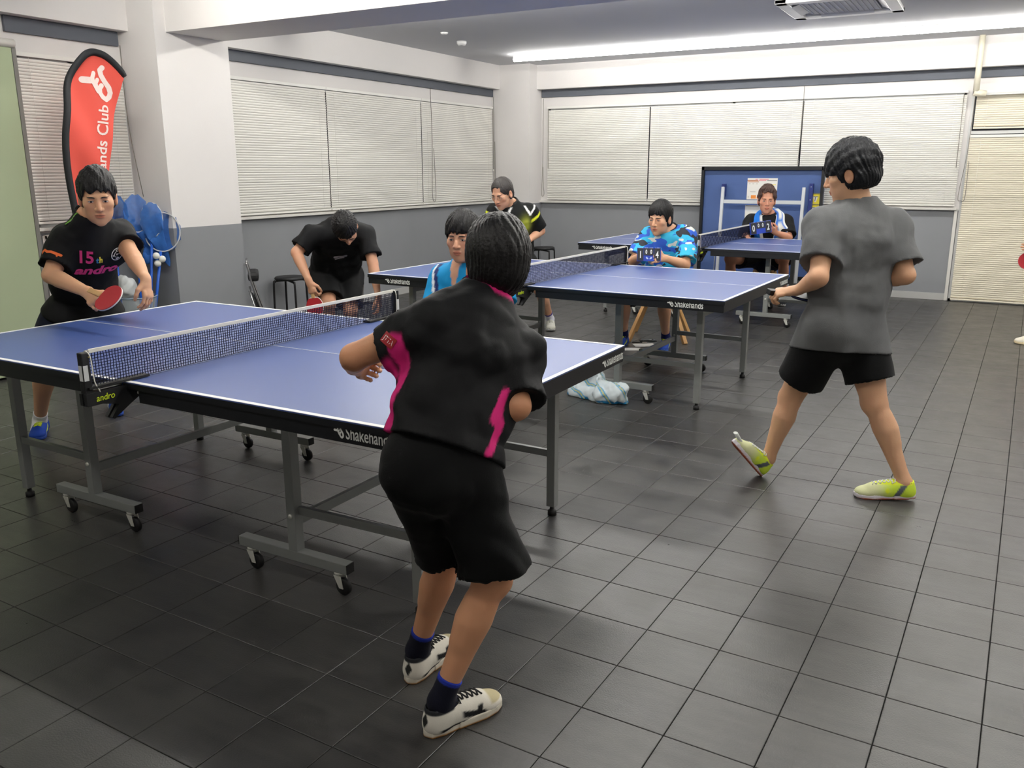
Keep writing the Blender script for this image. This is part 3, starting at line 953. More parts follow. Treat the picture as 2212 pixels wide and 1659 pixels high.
J['leftman'] = dict(pel=(-4.370, 2.967, 0.759), neck=(-4.120, 2.889, 1.280), hiL=(-4.353, 3.045, 0.702), hiR=(-4.404, 2.880, 0.723), shL=(-4.177, 3.086, 1.182), shR=(-4.258, 2.835, 1.174), elL=(-3.988, 3.020, 1.069), wrL=(-3.820, 2.953, 0.973), elR=(-4.226, 2.704, 0.993), wrR=(-3.913, 2.684, 0.928), knL=(-4.508, 3.153, 0.438), knR=(-4.504, 2.778, 0.471), anL=(-4.378, 3.089, 0.159), anR=(-4.798, 2.911, 0.126), heelR=(-4.896, 2.960, 0.062), toeR=(-4.775, 2.855, -0.004), heelL=(-4.942, 3.484, 0.070), toeL=(-4.728, 3.340, 0.082), head=(-4.029, 2.882, 1.380))
J['bender'] = dict(pel=(-4.698, 5.452, 0.687), neck=(-4.443, 5.240, 1.117), hiL=(-4.639, 5.542, 0.658), hiR=(-4.751, 5.365, 0.678), shL=(-4.312, 5.381, 1.024), shR=(-4.593, 5.087, 1.033), elL=(-4.209, 5.324, 0.814), wrL=(-4.102, 5.235, 0.586), elR=(-4.653, 4.962, 0.903), wrR=(-4.477, 4.888, 0.709), knL=(-4.507, 5.387, 0.404), knR=(-4.590, 5.226, 0.484), anL=(-4.636, 5.521, 0.100), anR=(-4.734, 5.375, 0.132), heelL=(-4.683, 5.575, 0.045), toeL=(-4.532, 5.407, 0.021), heelR=(-4.783, 5.427, 0.078), toeR=(-4.674, 5.259, 0.057), head=(-4.302, 5.135, 1.089))
J['blueman'] = dict(pel=(-2.647, 4.249, 0.507), neck=(-2.644, 4.216, 0.990), hiL=(-2.517, 4.230, 0.510), hiR=(-2.754, 4.246, 0.483), shL=(-2.438, 4.205, 0.910), shR=(-2.808, 4.193, 0.892), elL=(-2.350, 4.128, 0.742), wrL=(-2.396, 3.953, 0.662), elR=(-2.814, 4.098, 0.710), wrR=(-2.589, 3.995, 0.638), knL=(-2.335, 3.850, 0.532), knR=(-2.565, 3.859, 0.506), anL=(-2.389, 3.958, 0.214), anR=(-2.665, 3.952, 0.192), heelL=(-2.406, 3.994, 0.121), toeL=(-2.307, 3.809, 0.124), heelR=(-2.695, 3.993, 0.100), toeR=(-2.595, 3.797, 0.105), head=(-2.620, 4.127, 1.142))
J['glasses'] = dict(pel=(-3.970, 7.175, 0.662), neck=(-3.979, 7.113, 1.200), hiL=(-3.895, 7.240, 0.634), hiR=(-4.028, 7.108, 0.639), shL=(-3.841, 7.247, 1.125), shR=(-4.096, 7.013, 1.125), elL=(-3.793, 7.365, 0.948), wrL=(-3.806, 7.129, 0.872), elR=(-4.155, 6.957, 0.957), wrR=(-4.012, 6.865, 0.850), knL=(-3.716, 7.225, 0.390), knR=(-4.001, 6.986, 0.356), anL=(-3.744, 7.473, 0.074), anR=(-4.135, 7.083, 0.037), heelL=(-3.771, 7.538, 0.034), toeL=(-3.673, 7.363, -0.004), heelR=(-4.176, 7.152, -0.005), toeR=(-4.114, 6.957, -0.036), head=(-3.982, 6.962, 1.304))
J['camo'] = dict(pel=(-2.447, 7.223, 0.596), neck=(-2.436, 7.115, 1.003), hiL=(-2.366, 7.211, 0.586), hiR=(-2.534, 7.232, 0.574), shL=(-2.291, 7.115, 0.961), shR=(-2.603, 7.090, 0.952), elL=(-2.226, 6.946, 0.747), wrL=(-2.319, 6.699, 0.818), elR=(-2.661, 6.875, 0.755), wrR=(-2.478, 6.656, 0.844), knL=(-2.364, 6.834, 0.477), knR=(-2.714, 6.822, 0.454), anL=(-2.407, 7.051, 0.102), anR=(-2.780, 7.003, 0.117), heelL=(-2.425, 7.144, 0.056), toeL=(-2.371, 6.876, 0.019), heelR=(-2.787, 7.091, 0.064), toeR=(-2.768, 6.861, 0.035), head=(-2.478, 7.000, 1.112))
J['farscorer'] = dict(pel=(-2.334, 10.378, 0.535), neck=(-2.321, 10.271, 1.002), hiL=(-2.231, 10.401, 0.522), hiR=(-2.436, 10.355, 0.516), shL=(-2.136, 10.317, 0.915), shR=(-2.515, 10.219, 0.910), elL=(-2.061, 10.164, 0.759), wrL=(-2.167, 9.990, 0.819), elR=(-2.510, 10.028, 0.747), wrR=(-2.455, 9.852, 0.751), knL=(-2.057, 9.983, 0.529), knR=(-2.634, 9.867, 0.512), anL=(-2.068, 10.126, 0.048), anR=(-2.623, 9.988, 0.053), heelL=(-2.080, 10.199, -0.001), toeL=(-2.039, 9.970, -0.036), heelR=(-2.642, 10.069, 0.003), toeR=(-2.615, 9.820, -0.027), head=(-2.331, 10.151, 1.163))
SKIN = vcol_mat('skin', 0.5, 0.35, bump=0.06, bscale=220, sss=0.12)
HAIRB = mat('black_hair', (14, 13, 14), 0.5, 0.3, noise=0.35, nscale=90, bump=0.25, bscale=140)
CLOTH = vcol_mat('knit_cloth', 0.85, 0.15, bump=0.12, bscale=260, sheen=0.04, noise=0.08)
CLOTHS = vcol_mat('sport_cloth', 0.7, 0.2, bump=0.06, bscale=300, noise=0.06)
EYEW = mat('eye_white', (205, 200, 194), 0.35)
EYED = mat('eye_dark', (24, 17, 14), 0.25, 0.5)

def head_prims(s, age=0):
    """in head space: x right, y forward, z up, origin between the ears"""
    k = lambda v: tuple(x * s for x in v)
    P = [Ell(k((0, -0.012, 0.035)), k((0.074, 0.093, 0.085)), k=0.02 * s),
         Ell(k((0, 0.026, -0.028)), k((0.063, 0.067, 0.080)), k=0.03 * s),
         Ell(k((0, 0.036, -0.070)), k((0.051, 0.050, 0.046)), k=0.025 * s),
         Ell(k((0, 0.070, -0.101)), k((0.021, 0.017, 0.017)), k=0.02 * s)]
    for sx in (-1, 1):
        P.append(Ell(k((sx * 0.041, 0.058, -0.014)), k((0.024, 0.024, 0.022)), k=0.022 * s))
    P.append(Bone(k((-0.032, 0.081, 0.026)), k((0.032, 0.081, 0.026)), 0.010 * s, k=0.016 * s))
    P.append(Bone(k((0, 0.088, 0.016)), k((0, 0.109, -0.027)), [0.0085 * s, 0.0115 * s], k=0.012 * s))
    for sx in (-1, 1):
        P.append(Ell(k((sx * 0.0125, 0.097, -0.031)), k((0.0085, 0.010, 0.008)), k=0.006 * s))
        P.append(Ell(k((sx * 0.079, -0.006, -0.006)), k((0.010, 0.020, 0.033)), k=0.008 * s))
    return P
def head_field(s):
    base = head_prims(s)
    k = lambda v: V3([x * s for x in v])
    def fn(p):
        d = union(base, p)
        for sx in (-1, 1):
            d = smax(d, -(Ell(k((sx * 0.031, 0.101, 0.006)), k((0.019, 0.017, 0.010))).d(p)), 0.010 * s)
            d = smin(d, Ell(k((sx * 0.031, 0.0765, 0.0065)), k((0.0165, 0.0125, 0.0095))).d(p), 0.004 * s)
            d = smax(d, -(Ell(k((sx * 0.088, -0.002, -0.004)), k((0.008, 0.010, 0.018))).d(p)), 0.006 * s)
        d = smin(d, Ell(k((0, 0.089, -0.057)), k((0.021, 0.011, 0.0062))).d(p), 0.006 * s)
        d = smin(d, Ell(k((0, 0.0875, -0.0685)), k((0.018, 0.0105, 0.0068))).d(p), 0.006 * s)
        d = smax(d, -(Ell(k((0, 0.101, -0.0625)), k((0.022, 0.010, 0.0016))).d(p)), 0.002 * s)
        for sx in (-1, 1):
            d = smax(d, -(Ell(k((sx * 0.007, 0.104, -0.0415)), k((0.004, 0.006, 0.004))).d(p)), 0.003 * s)
        return d
    return fn
def head_colour(q, s, skin):
    """q in head space; returns linear colours"""
    q = q / s
    c = np.tile(L3(skin), (len(q), 1))
    front = ss(0.05, 0.08, q[:, 1])
    cheek = np.exp(-(((np.abs(q[:, 0]) - 0.042) / 0.02) ** 2 + ((q[:, 2] + 0.025) / 0.022) ** 2)) * front
    c = mixc(c, cheek * 0.25, L3(skin) * np.array([1.02, 0.72, 0.66]))
    nose = np.exp(-((q[:, 0] / 0.016) ** 2 + ((q[:, 2] + 0.028) / 0.016) ** 2)) * ss(0.09, 0.1, q[:, 1])
    c = mixc(c, nose * 0.25, L3(skin) * np.array([1.0, 0.75, 0.7]))
    lip = ss(1.15, 0.8, np.sqrt((q[:, 0] / 0.023) ** 2 + ((q[:, 2] + 0.0625) / 0.0125) ** 2)) * ss(0.078, 0.088, q[:, 1])
    c = mixc(c, lip * 0.75, L3(skin) * np.array([0.72, 0.42, 0.42]))
    gap = ss(1.1, 0.6, np.sqrt((q[:, 0] / 0.022) ** 2 + ((q[:, 2] + 0.0625) / 0.002) ** 2)) * ss(0.07, 0.08, q[:, 1])
    c = mixc(c, gap * 0.8, L3((70, 35, 32)))
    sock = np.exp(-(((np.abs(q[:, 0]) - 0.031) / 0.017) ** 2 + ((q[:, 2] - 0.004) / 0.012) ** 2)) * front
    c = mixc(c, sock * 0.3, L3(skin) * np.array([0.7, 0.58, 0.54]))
    stub = ss(-0.03, -0.07, q[:, 2]) * ss(0.01, 0.04, q[:, 1]) * (1 - lip)
    c = mixc(c, stub * 0.12, L3((95, 85, 80)))
    ear = ss(0.07, 0.082, np.abs(q[:, 0]))
    c = mixc(c, ear * 0.25, L3(skin) * np.array([1.0, 0.65, 0.6]))
    return c

def make_hand(W, d, n, L, thumb, curl, spread=0.05, hold=None):
    """prims for a hand: wrist W, direction d, palm normal n (out of the palm), length L, thumb side vector sign"""
    d = unit(d); n = unit(V3(n) - d * (V3(n) @ d)); x = np.cross(d, n) * thumb   # x points to the thumb side
    s = L / 0.185
    pr = [Bone(W - d * 0.02 * s, W + d * 0.02 * s, [0.026 * s, 0.027 * s], flat=0.72, side=x, k=0.02)]
    K = W + d * 0.088 * s
    pr.append(Bone(W + d * 0.018 * s, W + d * 0.078 * s, [0.028 * s, 0.039 * s], flat=[0.62, 0.42], side=x, k=0.012))
    pos = [0.030, 0.010, -0.011, -0.031]; ln = [0.070, 0.078, 0.073, 0.057]; rr = [0.0088, 0.0090, 0.0086, 0.0076]
    for i in range(4):
        a = K + x * pos[i] * s - d * (0.004 if i in (0, 2) else 0.0 if i == 1 else 0.012) * s
        fd = unit(d + x * spread * (1.5 - i))
        c = curl[i] if isinstance(curl, (list, tuple)) else curl
        ang = 0.0
        pts = [a - d * 0.02 * s, a]
        for j, (fr, cc) in enumerate(((0.46, 0.75), (0.30, 1.1), (0.24, 0.8))):
            ang += c * cc
            pts.append(pts[-1] + (fd * math.cos(ang) + n * math.sin(ang)) * ln[i] * fr * s)
        for j in range(len(pts) - 1):
            r0 = rr[i] * s * (1.08 - 0.07 * j); r1 = rr[i] * s * (1.08 - 0.07 * (j + 1))
            pr.append(Bone(pts[j], pts[j + 1], [r0, r1], k=0.0045 if j else 0.008))
    ta = W + d * 0.022 * s + x * 0.024 * s + n * 0.008 * s
    tc = thumb_c = 0.35 + 0.5 * (curl[0] if isinstance(curl, (list, tuple)) else curl)
    d1 = unit(d * 0.75 + x * 0.75 + n * 0.25)
    tb = ta + d1 * 0.040 * s
    d2 = unit(d * 1.0 + x * (0.5 - tc * 0.6) + n * (0.2 + tc * 0.5))
    tb2 = tb + d2 * 0.030 * s
    d3 = unit(d * 1.0 + x * (0.3 - tc * 0.9) + n * (0.2 + tc * 0.7))
    pr += [Bone(ta, tb, [0.015 * s, 0.0115 * s], k=0.012), Bone(tb, tb2, [0.0112 * s, 0.0100 * s], k=0.005), Bone(tb2, tb2 + d3 * 0.024 * s, [0.0098 * s, 0.0080 * s], k=0.004)]
    return pr

class Fig:
    """one person: joints -> body, hair, clothes, shoes"""
    def __init__(s, name, label, J, S=1.0, skin=(205, 158, 128), base=None, build=1.0):
        s.J = {k: V3(v) for k, v in J.items()}
        s.S = S; s.skin = skin; s.w = build
        J = s.J
        s.base = V3(base if base is not None else (J['pel'][0], J['pel'][1], 0))
        s.t = thing('person', label, 'person', tuple(s.base), 0)
        s.sh = unit(J['shL'] - J['shR']); s.hp = unit(J['hiL'] - J['hiR'])
        s.up = unit(J['neck'] - J['pel'])
        s.chest = J['pel'] + (J['neck'] - J['pel']) * 0.70
        s.waist = J['pel'] + (J['neck'] - J['pel']) * 0.30
        if 'bow' in J:   # rounding of the back
            s.chest = s.chest + J['bow']; s.waist = s.waist + J['bow'] * 0.6
        s.front = unit(np.cross(s.up, s.sh)) * -1
        # facing is to the right-hand rule: left x up ... make sure it points where the toes/face point
        s.front = unit(np.cross(s.sh, s.up))
        s.hands = []
        s.holes = []
    def torso(s, e=0.0, k=0.05, wscale=1.0):
        S = s.S; J = s.J; w = s.w * wscale
        shm = (J['shL'] + J['shR']) / 2
        return [Bone(J['pel'] - s.up * 0.03 * S, s.waist, [0.160 * S * w + e, 0.150 * S * w + e], flat=[0.72, 0.70], side=s.hp, k=k),
                Bone(s.waist, s.chest, [0.150 * S * w + e, 0.165 * S * w + e], flat=[0.70, 0.68], side=unit(s.hp + s.sh), k=k),
                Bone(s.chest, s.chest + (J['neck'] - s.chest) * 0.55, [0.165 * S * w + e, 0.125 * S * w + e], flat=[0.68, 0.62], side=s.sh, k=k),
                Bone(J['shL'], J['shR'], [0.052 * S + e * 0.6, 0.068 * S + e * 0.8, 0.052 * S + e * 0.6], k=k * 0.9),
                Bone(s.chest, J['neck'], [0.09 * S + e, 0.066 * S + e * 0.6], k=0.04)]
    def body_prims(s):
        S = s.S; J = s.J
        P = s.torso()
        hb = s.head_o - s.head_u * 0.055 * s.head_s - s.head_f * 0.018 * s.head_s
        P.append(Bone(J['neck'] - s.up * 0.03 * S, hb, [0.062 * S, 0.056 * S, 0.055 * S], k=0.03))
        for sd in 'LR':
            P.append(Bone(J['hi' + sd], J['kn' + sd], [0.088 * S, 0.080 * S, 0.056 * S], k=0.03))
            kd = unit(J['kn' + sd] - (J['hi' + sd] + J['an' + sd]) / 2 + s.front * 0.05)
            P.append(Bone(J['kn' + sd], J['an' + sd], [0.052 * S, 0.049 * S, 0.053 * S, 0.043 * S, 0.034 * S, 0.034 * S], knots=[0, 0.12, 0.3, 0.55, 0.85, 1], k=0.02))
            back = -unit(np.cross(unit(J['an' + sd] - J['kn' + sd]), np.cross(kd, unit(J['an' + sd] - J['kn' + sd])))) if False else -kd
            cc = J['kn' + sd] + (J['an' + sd] - J['kn' + sd]) * 0.3 + back * 0.018 * S
            P.append(Bone(cc - unit(J['an' + sd] - J['kn' + sd]) * 0.05 * S, cc + unit(J['an' + sd] - J['kn' + sd]) * 0.07 * S, [0.036 * S, 0.044 * S, 0.030 * S], k=0.03))
            P.append(Ell(J['kn' + sd] + kd * 0.018 * S, (0.042 * S,) * 3, k=0.03))
            P.append(Bone(J['an' + sd], J['an' + sd] + s.toe[sd] * 0.07 * S - V3((0, 0, 0.045 * S)), [0.034 * S, 0.022 * S], k=0.015))
            P.append(Bone(J['sh' + sd], J['el' + sd], [0.054 * S, 0.048 * S, 0.040 * S], k=0.03))
            P.append(Bone(J['el' + sd], J['wr' + sd], [0.039 * S, 0.043 * S, 0.035 * S, 0.026 * S], knots=[0, 0.25, 0.6, 1], flat=[1, 1, 0.95, 0.8], side=s.hand_side[sd], k=0.018))
        return P
    def setup(s, head, face, hup, hs, toes, hands):
        """head: position between the ears; face: forward; toes: {'L':dir}; hands: {'L':(dir,palm normal,curl)}"""
        s.head_o = V3(head); f = unit(face); u = V3(hup); u = unit(u - f * (u @ f)); s.head_f = f; s.head_u = u; s.head_s = hs
        s.head_r = np.cross(f, u)
        s.HM = np.stack([s.head_r, f, u], 1)      # columns: head axes in world
        s.toe = {k: unit(v) for k, v in toes.items()}
        s.hand_side = {}
        s.hp_ = {}
        for sd in 'LR':
            d, n, curl = hands[sd]
            d = unit(d); n = unit(V3(n) - d * (V3(n) @ d))
            th = 1 if sd == 'R' else -1
            x = np.cross(d, n)
            s.hand_side[sd] = x
            s.hp_[sd] = make_hand(s.J['wr' + sd] + d * 0.012, d, n, 0.18 * s.S, th, curl)
            s.hands.append(sd)
        hf = head_field(hs)
        def headfn(p):
            return hf((p - s.head_o) @ s.HM)
        s.headfn = headfn
        s.prims = s.body_prims()
        hand_all = [(sd, s.hp_[sd]) for sd in 'LR']
        def full(p):
            d = union(s.prims, p)
            m = np.linalg.norm(p - s.head_o, axis=1) < 0.30
            if m.any():
                d[m] = smin(d[m], headfn(p[m]), 0.03 * hs)
            for sd, pr in hand_all:
                m = np.linalg.norm(p - s.J['wr' + sd], axis=1) < 0.32
                if m.any():
                    d[m] = smin(d[m], union(pr, p[m]), 0.018)
            return d
        s.full = full
    def build_body(s, h=0.010, hh=0.0045, hd=0.0042):
        t = s.t
        parts = []
        lo, hi = bounds(s.prims, 0.03)
        lo = np.minimum(lo, s.head_o - 0.2); hi = np.maximum(hi, s.head_o + 0.2)
        P, Q = net(s.full, lo, hi, h)
        zones = [(s.head_o, 0.150 * s.head_s + 0.0, None)]
        for sd in 'LR':
            b = s.hp_[sd]; l2, h2 = bounds(b[1:], 0.0)
            c = (l2 + h2) / 2
            ax = unit(b[0].b - b[0].a)
            zones.append((b[0].b - ax * 0.012, None, ax))
        cen = P[Q].mean(1)
        keep = np.ones(len(Q), bool)
        hz = s.head_o - s.head_u * 0.10 * s.head_s
        neckax = unit(s.head_o - s.J['neck'])
        keep &= ~((np.linalg.norm(cen - s.head_o, axis=1) < 0.18 * s.head_s) & (((cen - (s.head_o - neckax * 0.105 * s.head_s)) @ neckax) > 0.004))
        for zi, (c, r, ax) in enumerate(zones[1:]):
            keep &= ~((np.linalg.norm(cen - c, axis=1) < 0.24) & (((cen - c) @ ax) > 0.004) & (np.abs(union(s.hp_['LR'[zi]], cen)) < 0.011))
        parts.append((P, Q[keep]))
        P, Q = net(s.full, s.head_o - 0.165 * s.head_s, s.head_o + 0.165 * s.head_s, hh)
        cen = P[Q].mean(1)
        k = ((cen - (s.head_o - neckax * 0.105 * s.head_s)) @ neckax) > -0.004
        k &= (np.abs(cen - s.head_o) < 0.165 * s.head_s - 2 * hh).all(1)
        parts.append((P, Q[k]))
        for sd, z in zip('LR', zones[1:]):
            l2, h2 = bounds(s.hp_[sd], 0.014)
            P, Q = net(s.full, l2, h2, hd)
            cen = P[Q].mean(1)
            k = ((cen - z[0]) @ z[2]) > -0.004
            # drop anything that is not the hand (a leg or a torso inside the box)
            k &= np.abs(union(s.hp_[sd], cen)) < 0.012
            parts.append((P, Q[k]))
        allP = np.concatenate([p for p, _ in parts]); o = 0; qs = []
        for p, q in parts:
            qs.append(q + o); o += len(p)
        allQ = np.concatenate(qs)
        used = np.zeros(len(allP), bool); used[allQ.ravel()] = True
        remap = np.cumsum(used) - 1
        allP = allP[used]; allQ = remap[allQ]
        q = (allP - s.head_o) @ s.HM
        col = np.tile(L3(s.skin), (len(allP), 1))
        hm = (np.linalg.norm(q, axis=1) < 0.16 * s.head_s)
        col[hm] = head_colour(q[hm], s.head_s, s.skin)
        # redder knuckles, elbows and knees
        for sd in 'LR':
            for jn, rr in (('el', 0.06), ('kn', 0.08)):
                m = np.exp(-(np.linalg.norm(allP - s.J[jn + sd], axis=1) / rr) ** 2)
                col = mixc(col, m * 0.25, L3(s.skin) * np.array([0.95, 0.74, 0.68]))
        s.body = np_mesh('body', allP, allQ, SKIN, t, col, origin=s.base)
        return s.body
    def eyes(s, iris=True, brow=(30, 25, 24), open_=1.0, gaze=0.0, browlift=0.0):
        hs = s.head_s
        M = Matrix([[*s.HM[i], (s.head_o - s.base)[i]] for i in range(3)] + [[0, 0, 0, 1]])
        for sx in (-1, 1):
            m = MB()
            vs = []; n = 16
            # almond patch following the lid bulge
            c = Vector((sx * 0.031, 0, 0.0052))
            ring = []
            for j in range(4):
                f = j / 3
                for k in range(n):
                    a = 2 * PI * k / n
                    x = 0.0135 * f * math.cos(a); z = 0.0042 * open_ * f * math.sin(a) * (1 - 0.35 * abs(math.cos(a)) ** 2)
                    y = 0.0765 + 0.0125 * math.sqrt(max(0.0, 1 - (x / 0.0165) ** 2 - ((z - 0.0013) / 0.0095) ** 2)) + 0.0011
                    vs.append(M @ (Vector((c.x + x, y, c.z + z)) * hs))
            fs = []
            mi = []
            for j in range(3):
                for k in range(n):
                    k2 = (k + 1) % n
                    fs.append((j * n + k, j * n + k2, (j + 1) * n + k2, (j + 1) * n + k))
            m.add(vs, fs, 0, True)
            ir = []
            for k in range(12):
                a = 2 * PI * k / 12
                x = 0.0052 * math.cos(a) + gaze * 0.004; z = min(0.0044 * open_, 0.0052) * math.sin(a) * 0.95
                y = 0.0765 + 0.0125 * math.sqrt(max(0.0, 1 - (x / 0.0165) ** 2 - ((z - 0.0013) / 0.0095) ** 2)) + 0.0016
                ir.append(M @ (Vector((c.x + x, y, c.z + z)) * hs))
            ir.append(M @ (Vector((c.x + gaze * 0.004, 0.0765 + 0.0125 * math.sqrt(1 - (0.0013 / 0.0095) ** 2) + 0.0018, c.z)) * hs))
            m.add(ir, [(k, (k + 1) % 12, 12) for k in range(12)], 1, True)
            e = m.build('eye', [EYEW, EYED], s.t)
            # upper lid line
            m = MB(); pts = []
            for k in range(9):
                x = -0.0148 + 0.0296 * k / 8
                z = 0.0044 * open_ * (1 - (x / 0.0155) ** 2) + 0.0004
                y = 0.0765 + 0.0125 * math.sqrt(max(0.02, 1 - (x / 0.0165) ** 2 - ((z - 0.0013) / 0.0095) ** 2)) + 0.0010
                pts.append(M @ (Vector((c.x + x, y, c.z + z)) * hs))
            m.tube(pts, [0.0004 * hs] + [0.0011 * hs] * 7 + [0.0004 * hs], 5); m.build('lash_line', EYED, e)
            m = MB(); pts = []
            for k in range(8):
                u = k / 7
                x = sx * (0.013 + 0.035 * u); z = 0.0235 + browlift + 0.005 * math.sin(u * 2.4) - 0.003 * u
                p = np.array([[x, 0.06, z]]) * hs
                hf = head_field(hs)
                y = 0.11 * hs
                for _ in range(25):
                    y -= float(hf(np.array([[p[0, 0], y, p[0, 2]]]))[0]) * 0.9
                pts.append(M @ Vector((p[0, 0], y + 0.0006, p[0, 2])))
            m.tube(pts, [0.0015 * hs, 0.0028 * hs, 0.003 * hs, 0.003 * hs, 0.0028 * hs, 0.0024 * hs, 0.0018 * hs, 0.0008 * hs], 6)
            m.build('eyebrow', mat('brow_%d' % brow[0], brow, 0.7), s.t)
    def hair(s, material=HAIRB, t=0.016, top=0.0, bang=0.045, side=0.0, nape=-0.075, rough=0.003, sidey=0.012, width=0.07, extra=None, h=0.0045, seed=1, freq=70, ears=True, back=0.0, temple=0.0):
        hs = s.head_s
        r = np.random.RandomState(seed)
        def fn(p):
            q = ((p - s.head_o) @ s.HM) / hs
            d = Ell((0, -0.015 - back * 0.5, 0.038 + top * 0.5), (0.075 + t, 0.094 + t + back, 0.086 + t * 1.15 + top)).d(q)
            d = smin(d, Ell((0, -0.040, -0.02), (0.068 + t * 0.7, 0.064 + t * 0.8 + back, 0.075)).d(q), 0.02)
            if extra is not None:
                d = extra(q, d)
            az = np.arctan2(q[:, 0], q[:, 1] + 0.02)
            el = q[:, 2]
            st = np.sin(az * freq * 0.5 + 6 * np.sin(el * 22 + r.rand() * 6) + np.sin(az * 5) * 3) + 0.6 * np.sin(az * freq + el * 60 + 3 * np.sin(az * 3 + el * 30))
            lump = np.sin(q @ (r.normal(size=3) * 45) + 2) * np.sin(q @ (r.normal(size=3) * 38))
            d = d + rough * (0.6 * st + 0.9 * lump)
            zig = 0.006 * np.sin(q[:, 0] * 190 + 2 * np.sin(q[:, 0] * 60 + seed)) + 0.004 * np.sin(q[:, 0] * 90 + seed)
            # face opening: ellipse under the fringe
            fc = np.maximum(np.abs(q[:, 0]) - width + temple * np.clip((q[:, 2]) / 0.05, 0, 1), q[:, 2] - bang - zig)
            fc = np.maximum(fc, -(q[:, 1] - 0.035))
            d = smax(d, -fc, 0.006)
            # sides: nothing below the ear line in front of the ear
            sc = np.maximum(q[:, 2] - side, -(q[:, 1] - sidey))
            d = smax(d, -sc, 0.006)
            if ears:
                for sx in (-1, 1):
                    d = smax(d, -(Ell((sx * 0.090, -0.006, -0.012), (0.026, 0.024, 0.036)).d(q)), 0.006)
            d = smax(d, nape + 0.5 * zig - q[:, 2] + 0.3 * np.clip(q[:, 1], 0, 1), 0.01)
            return d * hs
        lo = s.head_o - 0.165 * hs; hi = s.head_o + 0.165 * hs
        P, Q = net(fn, lo, hi, h * hs)
        return np_mesh('hair', P, Q, material, s.t, origin=s.base)
    # ------------------------------------------------------------ clothes
    def shirt(s, col, hem=0.02, ease=0.022, sleeve=0.62, sl_r=(0.082, 0.084), neck_r=0.072, fold_amp=0.007, fold_f=26, h=0.010, seed=3, material=None,
              wscale=1.0, extra=None, hem_n=None, name='shirt', hem_flare=0.012, neck_drop=0.0, neck_f=0.02):
        S = s.S; J = s.J
        base = s.torso(ease, 0.06, wscale)
        base[0].a = J['pel'] - s.up * ((hem + 0.08) * S); base[0].L = np.linalg.norm(base[0].b - base[0].a)
        base[0].r = [x + hem_flare * i for x, i in zip(base[0].r, (1, 0))]
        sl = []
        for sd in 'LR':
            f = sleeve[sd] if isinstance(sleeve, dict) else sleeve
            e = J['sh' + sd] + (J['el' + sd] - J['sh' + sd]) * f
            sr = sl_r[sd] if isinstance(sl_r, dict) else sl_r
            b = Bone(J['sh' + sd], e + unit(J['el' + sd] - J['sh' + sd]) * 0.05, [sr[0] * S, sr[1] * S], k=0.05)
            sl.append((b, e, unit(J['el' + sd] - J['sh' + sd]), sr[1] * S))
        nk0 = J['neck'] - s.up * 0.02 * S; nk1 = s.head_o - s.head_f * 0.015
        ndir = unit(nk1 - nk0)
        hemp = J['pel'] - s.up * hem * S
        hn = s.up if hem_n is None else unit(hem_n)
        hole = Bone(nk0 + unit(ndir + s.up) * 0.0, nk0 + unit(ndir + s.up * 0.8) * 0.16 * S, [neck_r * S * 0.95, neck_r * S * 1.0])
        s.hole = hole
        guard = s.torso(0.0)
        arms = [Bone(J['sh' + sd], J['el' + sd], [0.054 * S, 0.048 * S, 0.041 * S]) for sd in 'LR']
        sf = getattr(s, 'shortfn', None)
        def fn(p):
            fo = (fold(p, fold_amp, fold_f, seed) + fold(p, fold_amp * 0.4, fold_f * 2.3, seed + 9)) if fold_amp else 0.0
            d = union(base, p) + fo
            d = np.minimum(d, union(guard, p) - 0.009)
            if sf is not None:
                d = smin(d, sf(p) - 0.007, 0.012)
            for (b, e, ax, R), am in zip(sl, arms):
                ds = np.minimum(b.d(p) + fo, am.d(p) - 0.009)
                w = p - e; u = w @ ax
                rad = np.linalg.norm(w - np.outer(u, ax), axis=1)
                cut = u + 0.035 * np.clip(1 - rad / R, 0, 1)
                ds = smax(ds, cut, 0.004)
                d = smin(d, ds, 0.045)
            if extra is not None:
                d = extra(p, d)
            u = -((p - hemp) @ hn)
            rad = np.abs(union(base, p))
            d = smax(d, u + 0.5 * np.clip(-union(base, p) - 0.012, 0, 0.05), 0.004)
            d = smax(d, -hole.d(p), 0.006)
            # nothing above the collar line
            ca = unit(ndir + s.up * 1.2)
            d = smax(d, np.minimum(((p - (nk0 + ca * (0.055 + neck_drop) * S)) @ ca), 0.115 * S - np.linalg.norm(p - nk0, axis=1)), 0.006)
            return d
        s.shirtfn = fn
        lo, hi = bounds(base + [b for b, *_ in sl], 0.04)
        P, Q = net(fn, lo, hi, h)
        c = col(s, P) if callable(col) else np.tile(L3(col), (len(P), 1))
        s.shirt_o = np_mesh(name, P, Q, material or CLOTHS, s.t, c, origin=s.base)
        return s.shirt_o
    def shorts(s, col, length=0.75, r0=0.118, r1=0.105, top=0.06, ease=0.016, fold_amp=0.006, fold_f=24, h=0.010, seed=5, material=None, name='shorts', drop=0.0):
        S = s.S; J = s.J
        base = [Bone(J['pel'] + s.up * 0.10 * S, J['pel'] - s.up * 0.05 * S, [0.150 * S * s.w + ease, 0.165 * S * s.w + ease], flat=[0.72, 0.76], side=s.hp, k=0.05)]
        lg = []
        for sd in 'LR':
            a = J['hi' + sd]; d = unit(J['kn' + sd] - a)
            f = length[sd] if isinstance(length, dict) else length
            e = a + (J['kn' + sd] - a) * f
            r1s = r1[sd] if isinstance(r1, dict) else r1
            lg.append((Bone(a, e + d * 0.06, [r0 * S, r1s * S], k=0.05), e, d, r1s * S))
        thighs = [Bone(J['hi' + sd], J['kn' + sd], [0.088 * S, 0.080 * S, 0.057 * S]) for sd in 'LR']
        hipg = s.torso(0.0)[:1]
